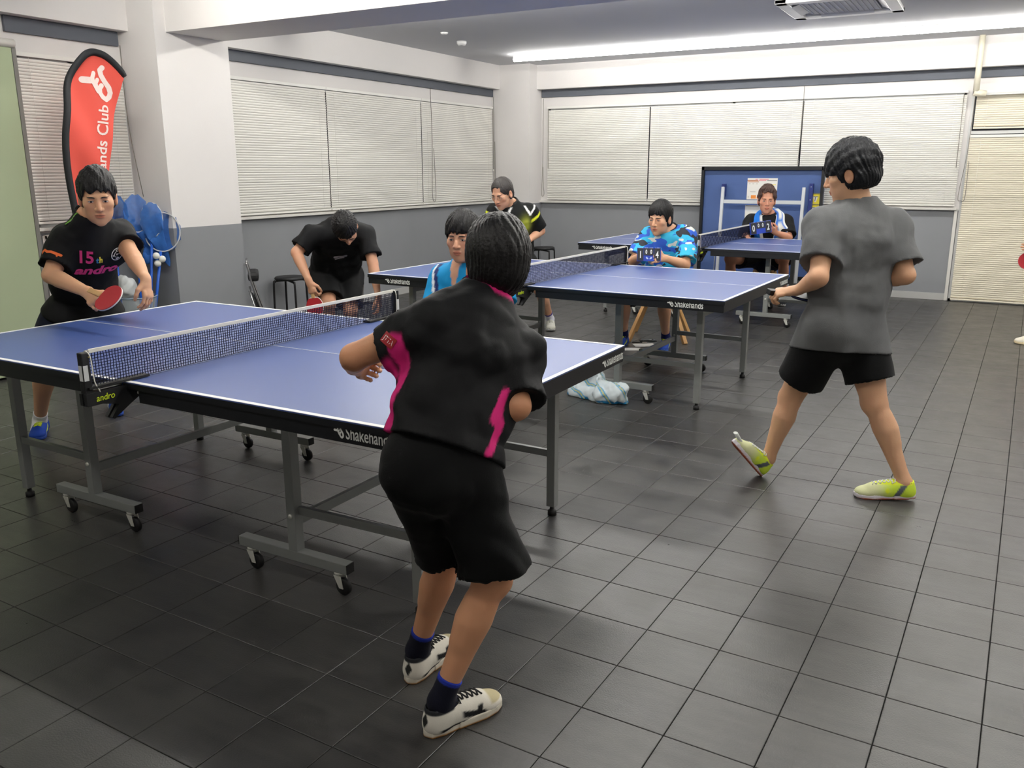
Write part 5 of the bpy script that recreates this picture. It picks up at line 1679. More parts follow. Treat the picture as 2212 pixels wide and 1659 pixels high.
bl.shorts((26, 30, 46), length=0.9, r0=0.118, r1=0.10)
for sd in 'LR':
    bl.shoe(sd, V3(J['blueman']['heel' + sd]) * V3((1, 1, 0)), V3(J['blueman']['toe' + sd]) * V3((1, 1, 0)), col=(60, 62, 70), sole=(220, 220, 216), sock=(30, 30, 34), L=0.265, h=0.007)
bl.hair(t=0.018, top=0.008, bang=0.040, side=-0.010, nape=-0.06, rough=0.0042, sidey=0.010, seed=12, temple=0.01)

# ---------------------------------------------------------------- 6 the man with glasses
gl = Fig('glasses', 'man with glasses in black polo with white and yellow marks looking down', J['glasses'], 1.0, skin=(210, 160, 130))
gl.setup(J['glasses']['head'], W(-0.52, -0.74, -0.42), W(-0.2, -0.3, 1), 1.10, {'L': W(0.05, -1, 0), 'R': W(-0.2, -1, 0)},
         {'L': (W(-0.5, -0.6, -0.2), W(-0.5, 0, -0.8), 0.7), 'R': (W(0.2, -0.6, -0.2), W(0.3, 0, -0.8), 0.7)})
gl.build_body(h=0.011)
gl.eyes(open_=0.7)
def polo(s, P):
    c = np.tile(L3((15, 17, 18)), (len(P), 1))
    l, f, hgt = side_angle(s, P)
    blob = np.exp(-(((l - 0.07) / 0.05) ** 2 + ((hgt - 0.66) / 0.12) ** 2)) * ss(0.02, 0.05, f)
    c = mixc(c, np.clip(blob * 1.1, 0, 0.85), L3((142, 150, 50)))
    for sg in (1, -1):
        x = l * sg
        y = hgt
        vmark = np.minimum(np.abs(x - 0.115 - 0.25 * (y - 0.80)) , np.abs(x - 0.115 + 0.35 * (0.97 - y) - 0.0) + 9 * (y > 9))
        m1 = ss(0.004, 0, np.abs(x - (0.118 + 0.42 * (y - 0.82))) - 0.009) * ss(0.80, 0.82, y) * ss(1.02, 1.0, y) * ss(0.0, 0.02, f)
        m2 = ss(0.004, 0, np.abs(x - (0.118 - 0.34 * (y - 0.82))) - 0.009) * ss(0.80, 0.82, y) * ss(0.98, 0.96, y) * ss(0.0, 0.02, f)
        c = mixc(c, np.clip(m1 + m2, 0, 1), L3((232, 232, 230)))
        sd = 'L' if sg > 0 else 'R'
        t, w = arm_co(s, P, sd)
        m3 = ss(0.004, 0, np.abs(t - 0.12 - 0.5 * (w @ s.front) * 4 * 0.3) - 0.05) * ss(0.12, 0.15, x) * ss(-0.02, 0.0, w @ s.front)
        c = mixc(c, m3, L3((214, 222, 52)))
    return c
gl.shorts((24, 26, 32), length=0.85, r0=0.118, r1=0.10, h=0.011)
gl.shirt(polo, hem=0.04, ease=0.024, sleeve=0.86, sl_r=(0.074, 0.084), neck_r=0.066, fold_amp=0.012, fold_f=28, h=0.009)
collar(gl, (24, 26, 28))
for sd in 'LR':
    gl.shoe(sd, V3(J['glasses']['heel' + sd]) * V3((1, 1, 0)), V3(J['glasses']['toe' + sd]) * V3((1, 1, 0)), col=(226, 226, 214), sole=(226, 226, 220), sock=(222, 222, 230), cuff=(60, 52, 130), lace=(220, 220, 210), L=0.28, h=0.006, sock_h=0.09)
gl.hair(mat('greying_hair', (44, 40, 38), 0.5, 0.4, noise=0.4, nscale=60, bump=0.4), t=0.009, top=0.0, bang=0.080, side=-0.008, nape=-0.062, rough=0.002, sidey=0.006, seed=9, temple=0.03)
def glasses(s):
    hs = s.head_s
    M = Matrix([[*s.HM[i], (s.head_o - s.base)[i]] for i in range(3)] + [[0, 0, 0, 1]])
    m = MB()
    for sx in (-1, 1):
        m.tube([M @ (Vector((sx * 0.032 + 0.021 * math.cos(a), 0.103 - 0.004 * abs(math.cos(a)), 0.0 + 0.014 * math.sin(a))) * hs) for a in [2 * PI * k / 18 for k in range(18)]], 0.0011, 5, closed=True)
        m.tube([M @ (Vector(p) * hs) for p in ((sx * 0.053, 0.099, 0.004), (sx * 0.073, 0.07, 0.006), (sx * 0.079, 0.0, 0.006))], 0.0011, 5)
    m.tube([M @ (Vector(p) * hs) for p in ((-0.011, 0.103, 0.003), (0, 0.107, 0.005), (0.011, 0.103, 0.003))], 0.0011, 5)
    return m.build('glasses', mat('thin_metal_frame', (150, 140, 128), 0.3, metal=0.7), s.t)
glasses(gl)

# ---------------------------------------------------------------- 7 the scorer in camouflage
def camo_mat():
    m = bpy.data.materials.new('blue_camouflage_cloth'); m.use_nodes = True
    nt = m.node_tree; b = nt.nodes['Principled BSDF']; L = nt.links
    tc = nt.nodes.new('ShaderNodeTexCoord')
    prev = None
    cols = [((34, 84, 186), 0), ((44, 168, 208), 0.50), ((196, 200, 196), 0.585), ((28, 32, 44), 0.625)]
    prev = None
    for i, (c, th) in enumerate(cols):
        if i == 0:
            rgb = nt.nodes.new('ShaderNodeRGB'); rgb.outputs[0].default_value = (*lin(c), 1); prev = rgb.outputs[0]; continue
        mp = nt.nodes.new('ShaderNodeMapping'); mp.inputs['Location'].default_value = (i * 3.7, i * 1.3, i * 2.1); mp.inputs['Scale'].default_value = (9, 9, 14)
        L.new(tc.outputs['Object'], mp.inputs['Vector'])
        n = nt.nodes.new('ShaderNodeTexNoise'); n.inputs['Scale'].default_value = 1.0; n.inputs['Detail'].default_value = 1.2; n.inputs['Distortion'].default_value = 0.6
        L.new(mp.outputs['Vector'], n.inputs['Vector'])
        g_ = nt.nodes.new('ShaderNodeMath'); g_.operation = 'GREATER_THAN'; g_.inputs[1].default_value = th; L.new(n.outputs['Fac'], g_.inputs[0])
        mx = nt.nodes.new('ShaderNodeMix'); mx.data_type = 'RGBA'; L.new(g_.outputs[0], mx.inputs['Factor']); L.new(prev, mx.inputs['A']); mx.inputs['B'].default_value = (*lin(c), 1)
        prev = mx.outputs['Result']
    L.new(prev, b.inputs['Base Color']); b.inputs['Roughness'].default_value = 0.75
    return m
cm = Fig('camo', 'scorer in blue camouflage shirt holding score cards behind the middle table', J['camo'], 1.02, skin=(208, 160, 128), build=1.08)
cm.setup(J['camo']['head'], W(-0.62, -0.80, -0.16), W(0, -0.05, 1), 1.08, {'L': W(-0.3, -1, 0), 'R': W(-0.3, -1, 0)},
         {'L': (W(-0.85, -0.35, 0.05), W(-0.1, 0.9, -0.4), 0.75), 'R': (W(0.75, -0.45, 0.25), W(0.2, 0.5, -0.8), 0.7)})
cm.build_body(h=0.011)
cm.eyes(open_=0.8)
CAMO = camo_mat()
cm.shorts((22, 24, 34), length=0.86, r0=0.125, r1=0.11, h=0.011)
cm.shirt((40, 90, 180), hem=0.03, ease=0.028, sleeve={'L': 0.88, 'R': 0.85}, sl_r=(0.080, 0.088), neck_r=0.068, fold_amp=0.014, fold_f=28, h=0.010, material=CAMO)
collar(cm, (26, 28, 40))
for sd in 'LR':
    cm.shoe(sd, V3(J['camo']['heel' + sd]) * V3((1, 1, 0)), V3(J['camo']['toe' + sd]) * V3((1, 1, 0)), col=blue_shoe, sole=(60, 96, 170), sock=(26, 34, 92), lace=(214, 236, 60), L=0.28, h=0.006, sock_h=0.07)
cm.hair(t=0.016, top=0.008, bang=0.046, side=-0.016, nape=-0.062, rough=0.0026, sidey=0.014, seed=15, temple=0.010)

# ---------------------------------------------------------------- 8 the far scorer with a towel
fs_ = Fig('farscorer', 'far scorer in black shirt with a towel round his neck, before the upright table', J['farscorer'], 1.06, skin=(208, 150, 122), build=1.06)
fs_.setup(J['farscorer']['head'], W(-0.20, -0.97, -0.06), W(0, -0.03, 1), 1.17, {'L': W(0, -1, 0), 'R': W(-0.1, -1, 0)},
          {'L': (W(-0.55, -0.35, 0.35), W(-0.2, 0.5, 0.8), 0.8), 'R': (W(0.3, -0.8, -0.2), W(0.4, 0, -0.9), 0.6)})
fs_.build_body(h=0.012, hh=0.0055, hd=0.005)
fs_.eyes(open_=0.8)
fs_.shorts((24, 30, 52), length=0.7, r0=0.125, r1=0.115, h=0.012)
fs_.shirt((15, 16, 18), hem=0.02, ease=0.028, sleeve=0.9, sl_r=(0.080, 0.086), neck_r=0.068, fold_amp=0.012, fold_f=28, h=0.012, wscale=1.05)
for sd in 'LR':
    fs_.shoe(sd, V3(J['farscorer']['heel' + sd]) * V3((1, 1, 0)), V3(J['farscorer']['toe' + sd]) * V3((1, 1, 0)), col=(40, 42, 48), sole=(210, 210, 206), sock=(40, 40, 44), L=0.28, h=0.008)
fs_.hair(mat('brown_curly_hair', (72, 52, 46), 0.6, 0.3, noise=0.4, nscale=70, bump=0.7, bscale=90), t=0.013, top=0.016, bang=0.088, side=-0.004, nape=-0.055, rough=0.0058, sidey=0.004, seed=21, freq=40, temple=0.02)
# towel: two falls over the chest joined behind the neck
def neck_towel(s):
    J_ = s.J; o = s.base
    tw = thing('towel', 'blue and white towel hung round the far scorer neck', 'towel', tuple(o))
    pts = []
    f = s.front; l = s.sh
    path = []
    for sd in (1, -1):
        col = []
        for u in np.linspace(0, 1, 16):
            p = J_['neck'] + l * sd * (0.068 + 0.022 * math.sin(min(1, u * 2.2) * PI / 2)) * 1.0 + f * (-0.01 + 0.10 * min(1, u * 3)) + UPv * (0.045 - 0.44 * u)
            col.append(p)
        path.append(col)
    back = [J_['neck'] + l * 0.075 * math.cos(a) - f * (0.075 * math.sin(a)) + UPv * 0.048 for a in np.linspace(0, PI, 9)]
    spine = list(reversed(path[0])) + back[1:-1] + path[1]
    n = len(spine)
    vs = []; fs = []
    wd = 0.046
    cols = []
    for i, p in enumerate(spine):
        t_ = unit(spine[min(i + 1, n - 1)] - spine[max(i - 1, 0)])
        out = unit(p - (J_['neck'] - UPv * 0.2 + f * -0.04)); out = unit(out * V3((1, 1, 0.3)))
        if 6 < i < n - 7:
            out = unit(V3((out[0], out[1], 0.9)))
        sid = unit(np.cross(t_, out))
        out = np.cross(sid, t_)
        for j in range(9):
            x = (j / 8 - 0.5) * 2 * wd
            dd = 0.0
            q0 = p + sid * x
            # lift onto the shirt
            d = s.shirtfn(q0[None])[0]
            for _ in range(6):
                d = s.shirtfn(q0[None])[0]
                q0 = q0 + out * (0.012 + 0.004 * math.sin(j * 1.9 + i * 0.3) - d) * 0.8
            vs.append(q0)
            cols.append((j, i))
    P = np.array(vs)
    for i in range(n - 1):
        for j in range(8):
            fs.append((i * 9 + j, i * 9 + j + 1, (i + 1) * 9 + j + 1, (i + 1) * 9 + j))
    c = np.tile(L3((224, 226, 220)), (len(P), 1))
    for k, (j, i) in enumerate(cols):
        left = i < n // 2
        if left and (j in (1, 2) or (j in (6,) )):
            c[k] = L3((60, 110, 196))
        if left and i % 5 == 1 and j in (3, 4, 5):
            c[k] = L3((60, 120, 190))
        if not left and j >= 3:
            c[k] = L3((40, 116, 206))
    o2 = np_mesh('cloth', P, np.array(fs), CLOTH, tw, c, origin=o)
    md = o2.modifiers.new('s', 'SOLIDIFY'); md.thickness = 0.008; md.offset = 0
    md = o2.modifiers.new('d', 'SUBSURF'); md.levels = 1; md.render_levels = 1
    return tw
neck_towel(fs_)

# ---------------------------------------------------------------- 9 the player just outside the right edge
JE = {}
ex, ey = 0.545, 8.87
JE = dict(pel=(ex + .12, ey, .84), neck=(ex - .02, ey - .02, 1.34), hiL=(ex + .10, ey - .095, .82), hiR=(ex + .10, ey + .095, .82), shL=(ex - .02, ey - .20, 1.27), shR=(ex - .02, ey + .17, 1.27),
          elL=(ex - .02, ey - .30, 1.02), wrL=(ex - .20, ey - .28, .88), elR=(ex + .0, ey + .26, 1.02), wrR=(ex - .18, ey + .12, .86), knL=(ex - .12, ey - .12, .46), knR=(ex + .10, ey + .22, .44),
          anL=(ex - .07, ey - .10, .09), anR=(ex + .20, ey + .25, .09), head=(ex - .10, ey - .02, 1.50))
ep = Fig('edge', 'player mostly outside the right edge, one white shoe showing', JE, 1.0, skin=(208, 160, 128))
ep.setup(JE['head'], (-1, 0, -0.1), (0, 0, 1), 1.0, {'L': (-1, 0, 0), 'R': (-1, 0.1, 0)}, {'L': ((-1, 0.1, -0.2), (0, 1, 0), 0.5), 'R': ((-0.9, -0.3, -0.2), (0, 0.3, -1), 0.9)})
ep.build_body(h=0.013, hh=0.006, hd=0.005)
ep.eyes()
ep.shorts((24, 24, 28), h=0.013)
ep.shirt((40, 60, 120), h=0.013)
for sd, (hx, hy) in (('L', (ex - .01, ey - .10)), ('R', (ex + .26, ey + .25))):
    ep.shoe(sd, (hx, hy, 0.0), (hx - 0.28, hy + 0.01, 0.0), col=(226, 220, 204), sole=(212, 196, 160), sock=(220, 220, 220), L=0.285)
ep.hair(h=0.006)
racket('red racket edge showing at the right side of the picture', (0.395, 8.74, 0.73), (-1, -0.2, 0.08), (0.2, -1, 0.1), RED, BLKR)

# ball in flight
m = MB(); m.lathe([(0.02 * math.sin(a), -0.02 * math.cos(a)) for a in [PI * k / 12 for k in range(13)]], (0, 0, 0), n=20)
bl_ = m.build('ball', mat('ball_white', (238, 238, 232), 0.45), None)
tag(bl_, 'white ball in flight over the nearest table beside the boy', 'ball')
bl_.location = (-1.69, 2.172, 0.910)
# ================================================================== flag, nets, stools, folded table, small things
# ---- feather flag
FLAGM = mat('flag_red', (214, 84, 72), 0.7, 0.25, noise=0.05, nscale=5)
SLEEV = mat('flag_black_sleeve', (26, 28, 32), 0.7)
def feather_flag():
    X0 = -6.0
    t = thing('feather_flag', 'tall red feather flag with black pole sleeve in the left window bay', 'flag', (X0, 4.12, 0))
    outer = [(4.15, 0.60), (4.10, 1.20), (4.076, 1.51), (4.082, 1.74), (4.108, 1.90), (4.16, 2.10), (4.232, 2.243), (4.30, 2.325), (4.37, 2.362), (4.43, 2.362), (4.49, 2.338), (4.573, 2.272), (4.623, 2.215)]
    right = [(4.600, 2.165), (4.553, 1.99), (4.496, 1.836), (4.45, 1.67), (4.399, 1.492), (4.334, 1.30), (4.26, 1.0), (4.19, 0.62)]
    def wave(y, z): return 0.018 * math.sin(z * 7 + y * 5) + 0.010 * math.sin(y * 22 + z * 9)
    oc = curve_pts([(0, a, b) for a, b in outer], 5)
    rc = curve_pts([(0, a, b) for a, b in right], 5)
    # fabric: rows between the sleeve line and the straight edge, matched by height, plus the top cap
    m = MB(); vs = []; fs = []
    zs = np.linspace(0.62, 2.345, 60)
    lc = [p for p in oc if True]
    k_top = max(range(len(oc)), key=lambda k: oc[k].z)
    def yl(z):
        P_ = oc[:k_top + 1]
        return float(np.interp(z, [p.z for p in P_], [p.y for p in P_]))
    R_ = list(reversed(rc)) + list(reversed(oc[k_top:]))
    def yr(z):
        return float(np.interp(z, [p.z for p in R_], [p.y for p in R_]))
    NC = 14
    for z in zs:
        a, b = yl(z), yr(z)
        for j in range(NC + 1):
            y = a + (b - a) * j / NC
            vs.append((wave(y, z), y - 4.12, z))
    n1 = len(vs)
    vs += [(x + 0.003, y, z) for x, y, z in vs]
    for i in range(len(zs) - 1):
        for j in range(NC):
            q = (i * (NC + 1) + j, i * (NC + 1) + j + 1, (i + 1) * (NC + 1) + j + 1, (i + 1) * (NC + 1) + j)
            fs.append(q); fs.append(tuple(n1 + k for k in reversed(q)))
    m.add(vs, fs, 0, True)
    fab = m.build('fabric', FLAGM, t)
    m = MB()
    m.tube([(wave(p.y, p.z) + 0.002, p.y - 4.12, p.z) for p in oc], [0.026] * (len(oc) - 3) + [0.024, 0.022, 0.02], 8, flat=0.9)
    m.build('pole_sleeve', SLEEV, t)
    m = MB(); m.tube([(0, 0.03, 0.0), (0, 0.03, 0.62)], 0.012, 8); m.build('pole', mat('grey_pole', (120, 120, 122), 0.4, metal=0.5), t)
    m = MB(); m.lathe([(0.001, 0), (0.17, 0), (0.17, 0.02), (0.03, 0.035), (0.02, 0.09), (0.001, 0.09)], (0, 0.03, 0), n=20); m.build('base', BLK, t)
    PALE = mat('flag_print', (232, 214, 208), 0.7)
    def lay(vs, fs, name):
        k = MB(); k.add([(wave(y + 4.12, z) + 0.0065, y, z) for y, z in vs], fs); k.build(name, PALE, fab)
    # lettering runs up the straight edge
    v, f = text_mesh('Shakehands Club', 0.088, 0.0, 1.0, bold=0.002, align='RIGHT')
    bm = bmesh.new(); bv = [bm.verts.new((p.x, p.y, 0)) for p in v]
    for q in f:
        try:
            bm.faces.new([bv[i] for i in q])
        except ValueError:
            pass
    bmesh.ops.triangulate(bm, faces=bm.faces)
    for _ in range(3):
        ed = [e for e in bm.edges if e.calc_length() > 0.03]
        if ed:
            bmesh.ops.subdivide_edges(bm, edges=ed, cuts=1); bmesh.ops.triangulate(bm, faces=bm.faces)
    bm.verts.index_update()
    ev = Vector((4.481, 1.994)); d = (Vector((4.449, 1.783)) - ev).normalized() * -1; d = Vector((0.22, 0.975)).normalized()
    out = []
    for p in bm.verts:
        q = ev + d * p.co.x + Vector((-1.0, 0.10)) * p.co.y
        out.append((q.x - 4.12, q.y))
    lay(out, [tuple(x.index for x in q.verts) for q in bm.faces], 'lettering')
    bm.free()
    v, f = hand_logo(0.40)
    out = []
    for p in v:
        out.append((4.39 + p.x * 0.70 * 1.0 - 4.12, 2.143 + p.y * 0.62))
    lay(out, f, 'logo')
    return t
feather_flag()

# ---- ball collecting nets leaning on the pillar, in a clear bin
NETB = mat('net_bag_blue', (58, 112, 190), 0.8, 0.2, alpha=0.78, noise=0.25, nscale=30)
HOOP = mat('hoop_grey', (190, 194, 198), 0.4)
POLEB = mat('blue_pole', (30, 90, 190), 0.4)
def ball_net(label, foot, top, hoop_r, hoop_n, bag_len, droop, seed, frame_m=HOOP, squash=1.0):
    t = thing('ball_net', label, 'net', tuple(foot), 0, 'ball-collecting nets by the pillar')
    f = Vector(foot); tp = Vector(top) - f
    n = Vector(hoop_n).normalized(); a = (tp.normalized() - n * tp.normalized().dot(n)).normalized(); b = n.cross(a)
    c = tp + a * hoop_r
    m = MB(); m.tube([(0, 0, 0), tp], 0.012, 8); m.build('handle', POLEB, t)
    ring_ = [c + a * (hoop_r * math.cos(x)) + b * (hoop_r * squash * math.sin(x)) for x in [2 * PI * k / 28 for k in range(28)]]
    m = MB(); m.tube(ring_, 0.006, 6, closed=True); m.build('hoop', frame_m, t)
    r = random.Random(seed)
    rows, nn = 12, 28
    vs = []; fs = []
    dr = Vector(droop).normalized() * bag_len
    ph = [r.uniform(0, 6) for _ in range(4)]
    for i in range(rows + 1):
        u = i / rows
        s = (1 - u) ** 0.75 * (1 - 0.25 * math.sin(u * PI)) + 0.05
        for k in range(nn):
            x = 2 * PI * k / nn
            fold_ = 1 + 0.16 * u * math.sin(3 * x + ph[0] + 3 * u) + 0.12 * u * math.sin(7 * x + ph[1]) + 0.05 * math.sin(11 * x + ph[2] + 6 * u)
            p = c + (a * math.cos(x) + b * squash * math.sin(x)) * hoop_r * s * fold_ + dr * u + n * 0.03 * math.sin(u * 5 + ph[3])
            vs.append(p)
    for i in range(rows):
        for k in range(nn):
            k2 = (k + 1) % nn
            fs.append((i * nn + k, i * nn + k2, (i + 1) * nn + k2, (i + 1) * nn + k))
    fs.append(tuple(rows * nn + k for k in range(nn)))
    m = MB(); m.add(vs, fs, 0, True); m.build('net_bag', NETB, t)
    return t
ball_net('tallest blue ball net against the pillar', (-6.20, 4.70, 0.04), (-6.17, 4.74, 1.02), 0.15, (0.8, -0.5, 0.25), 0.42, (0.25, 0.25, -1), 1, squash=0.62)
ball_net('middle blue ball net against the pillar, pointed tip up', (-6.16, 4.74, 0.04), (-6.10, 4.82, 0.98), 0.14, (0.6, -0.7, -0.1), 0.40, (0.1, 0.25, -1), 2, squash=0.6)
ball_net('lowest blue ball net with a pale hoop, at the right of the bunch', (-6.12, 4.72, 0.04), (-6.06, 4.86, 0.86), 0.16, (0.7, -0.65, 0.1), 0.30, (-0.6, -0.3, -1), 3, squash=0.85)
ball_net('upright blue ball net right behind the left player head', (-6.24, 4.56, 0.04), (-6.28, 4.60, 1.04), 0.145, (0.86, -0.5, 0.05), 0.16, (-0.5, 0.3, -0.7), 4, mat('hoop_blue', (40, 74, 150), 0.4), squash=0.80)
cb = thing('clear_bin', 'clear plastic bin holding the ball nets', 'bin', (-6.17, 4.66, 0))
m = MB(); m.lathe([(0.001, 0.004), (0.13, 0.004), (0.16, 0.50), (0.163, 0.50), (0.133, 0.0), (0.001, 0.0)], n=28)
m.build('body', mat('clear_plastic', (190, 200, 205), 0.15, 0.5, alpha=0.25), cb)
m = MB(); m.tube([(0.163 * math.cos(2 * PI * k / 28), 0.163 * math.sin(2 * PI * k / 28), 0.502) for k in range(28)], 0.005, 6, closed=True); m.build('rim', mat('bin_rim', (150, 170, 190), 0.3), cb)
for k, (x, y, z) in enumerate(((-6.045, 4.80, 0.83), (-6.03, 4.845, 0.80), (-6.055, 4.815, 0.765))):
    m = MB(); m.lathe([(0.02 * 1.4 * math.sin(a), -0.028 * math.cos(a)) for a in [PI * q / 10 for q in range(11)]], n=14)
    o = m.build('ball', mat('ball_white', 'ffffff'), None); o.location = (x, y, z)
    tag(o, ('topmost left of three white balls in the blue nets', 'right-hand one of three white balls in the blue nets', 'lowest of three white balls in the blue nets')[k], 'ball', 'balls in the hanging nets')
bag_p = np.array([-6.12, 4.545, 0.60])
def bagfn(p):
    q = p - bag_p
    d = Ell((0, 0, 0), (0.06, 0.075, 0.09)).d(q)
    return d + fold(p, 0.02, 60, 5)
P_, Q_ = net(bagfn, bag_p - 0.14, bag_p + 0.14, 0.008)
pb = np_mesh('plastic_bag', P_, Q_, mat('white_film', (206, 210, 210), 0.35, alpha=0.85), None, origin=bag_p); pb.location = tuple(bag_p)
tag(pb, 'crumpled white plastic bag hanging beside the blue poles', 'bag')

# ---- stools and chair by the left wall
BLKV = mat('black_vinyl', (26, 27, 29), 0.5, 0.4)
BLKT = mat('black_tube', (16, 16, 18), 0.4, 0.5)
def tube_stool(label, x, y, rz, h=0.46):
    t = thing('round_stool', label, 'stool', (x, y, 0), rz, 'black stools along the walls')
    m = MB(); m.lathe([(0.001, h - 0.03), (0.13, h - 0.03), (0.15, h - 0.022), (0.153, h - 0.01), (0.14, h + 0.004), (0.08, h + 0.01), (0.001, h + 0.011)], n=28); m.build('seat', BLKV, t)
    for k in range(2):
        a = k * PI / 2
        R = Matrix.Rotation(a + PI / 4, 3, 'Z')
        pts = [R @ Vector(p) for p in ((-0.175, 0, 0.012), (-0.165, 0, h - 0.07), (-0.15, 0, h - 0.042 - 0.012 * k), (-0.11, 0, h - 0.034 - 0.012 * k), (0.11, 0, h - 0.034 - 0.012 * k), (0.15, 0, h - 0.042 - 0.012 * k), (0.165, 0, h - 0.07), (0.175, 0, 0.012))]
        m = MB(); m.tube(curve_pts(pts, 4), 0.011, 8); lg = m.build('leg_frame', BLKT, t)
        for s in (-1, 1):
            m = MB(); m.lathe([(0.001, 0), (0.014, 0), (0.014, 0.03), (0.011, 0.034)], R @ Vector((s * 0.175, 0, 0)), n=10); m.build('foot_cap', RUB, lg)
    return t
tube_stool('black round stool left of the bending man', -6.235, 6.53, 0.25)
tube_stool('black round stool half hidden right behind the bending man', -6.12, 7.22, 0.7, 0.50)
tube_stool('black round stool in the far corner by the column', -5.50, 10.78, 0.15)
tube_stool('black round stool under the man in bright blue', -2.64, 4.30, 0.3, 0.45)

ch = thing('folding_chair', 'folding chair with chrome tubes and black pad behind the pillar', 'chair', (-6.10, 5.86, 0), -0.78)
m = MB()
for s in (-0.19, 0.19):
    m.tube(curve_pts([(s, -0.02, 0.69), (s, 0.0, 0.60), (s, 0.025, 0.47), (s, 0.16, 0.012)], 5), 0.010, 8)
m.tube([(-0.19, -0.02, 0.69), (0.19, -0.02, 0.69)], 0.010, 8)
m.build('back_frame', mat('chrome_tube', (190, 190, 192), 0.2, 0.6, metal=0.9), ch)
m = MB()
for s in (-0.165, 0.165):
    m.tube([(s, -0.01, 0.43), (s, 0.10, 0.012)], 0.009, 8)
m.build('front_frame', mat('chrome_tube', 'ffffff'), ch)
m = MB(); m.box((0, 0.035, 0.555), (0.36, 0.10, 0.085)); m.build('back_pad', BLKV, ch, 0.03)
m = MB(); m.box((0, 0.065, 0.27), (0.34, 0.018, 0.26), Matrix.Rotation(0.25, 3, 'X')); m.build('seat', BLKV, ch, 0.012)

# ---- wooden stools of the two scorers
OAK = mat('pale_wood', (206, 160, 104), 0.5, 0.35, noise=0.12, nscale=14)
SEATW = mat('cream_seat', (226, 216, 196), 0.45)
def wood_stool(label, x, y, rz, h, spread, r=0.17):
    t = thing('wooden_stool', label, 'stool', (x, y, 0), rz, 'wooden stools of the scorers')
    m = MB(); m.lathe([(0.001, h - 0.022), (r * 0.95, h - 0.022), (r, h - 0.012), (r * 0.96, h), (0.001, h)], n=28); m.build('seat', SEATW, t)
    m = MB(); m.lathe([(0.001, h - 0.06), (r * 0.62, h - 0.06), (r * 0.70, h - 0.022), (0.001, h - 0.022)], n=20); m.build('apron', OAK, t)
    for k in range(4):
        a = PI / 4 + k * PI / 2
        m = MB(); c, s = math.cos(a), math.sin(a)
        m.bar((c * r * 0.6, s * r * 0.6, h - 0.03), (c * spread, s * spread, 0.0), 0.042, 0.03); m.build('leg', OAK, t, 0.004)
    return t
wood_stool('wooden stool with splayed legs under the camouflage scorer', -2.62, 7.50, 0.25, 0.50, 0.36)
wood_stool('wooden stool under the far scorer', -2.36, 10.42, 0.1, 0.46, 0.25, 0.18)

# ---- half table folded upright against the back wall
ft = thing('upright_table_half', 'blue table half folded upright on its frame at the back wall', 'table', (-2.63, 11.08, 0), 0.0)
UND = mat('table_underside_blue', (70, 94, 146), 0.5, 0.4)
WHS = mat('white_steel', (206, 210, 214), 0.35, 0.5)
NAVY = mat('navy_bracket', (34, 48, 112), 0.5)
w2, z0, z1 = 0.755, 0.17, 1.545
m = MB(); m.box((0, 0.03, (z0 + z1) / 2), (2 * w2, 0.025, z1 - z0)); m.build('panel', UND, ft)
m = MB()
for (cx_, cz_, sx_, sz_) in ((0, z1 - 0.02, 2 * w2, 0.045), (0, z0 + 0.02, 2 * w2, 0.045)):
    m.box((cx_, 0.0, cz_), (sx_, 0.05, sz_))
for s in (-1, 1):
    m.box((s * (w2 - 0.018), 0.0, (z0 + z1) / 2), (0.036, 0.05, z1 - z0))
m.build('black_rim', BLK, ft, 0.002)
for s, xs in ((-1, -0.425), (1, 0.555)):
    m = MB(); m.bar((xs, -0.24, 0.10), (xs, -0.16, 1.30), 0.036); lg = m.build('leg', WHS, ft, 0.003)
    m = MB(); m.tube([(xs - 0.045, -0.23, 0.22), (xs - 0.042, -0.21, 0.60), (xs + 0.03, -0.21, 0.60)], 0.006, 6); m.build('brace_rod', WHS, lg)
m = MB(); m.bar((-0.425, -0.172, 1.122), (0.555, -0.172, 1.122), 0.03, 0.044); m.build('crossbar', WHS, ft, 0.003)
for xs, za, zb in ((-0.455, 1.18, 1.335), (0.615, 0.5, 1.345)):
    m = MB(); m.box((xs, -0.02, (za + zb) / 2), (0.045, 0.06, zb - za)); br = m.build('bracket', NAVY, ft, 0.003)
    for k in range(3 if zb - za < 0.3 else 6):
        m = MB(); m.lathe([(0.001, 0.004), (0.006, 0.003), (0.006, 0)], (xs, -0.05, za + 0.04 + k * (zb - za - 0.08) / (2 if zb - za < 0.3 else 5)), axis=(0, -1, 0), n=8); m.build('screw', CHROME, br)
m = MB(); m.bar((-0.60, -0.20, 0.115), (0.66, -0.20, 0.115), 0.036); m.build('foot_bar', WHS, ft, 0.003)
for xs in (-0.55, 0.60):
    m = MB(); m.box((xs, -0.20, 0.08), (0.03, 0.034, 0.03)); cs_ = m.build('caster', CHROME, ft)
    m = MB(); m.lathe([(0.001, -0.011), (0.03, -0.011), (0.033, 0), (0.03, 0.011), (0.001, 0.011)], (xs, -0.20, 0.0335), axis=(1, 0, 0), n=16); m.build('wheel', RUB, cs_)
m = MB(); m.box((0, -0.08, 0.21), (1.0, 0.20, 0.03)); m.build('lower_beam', UND, ft)
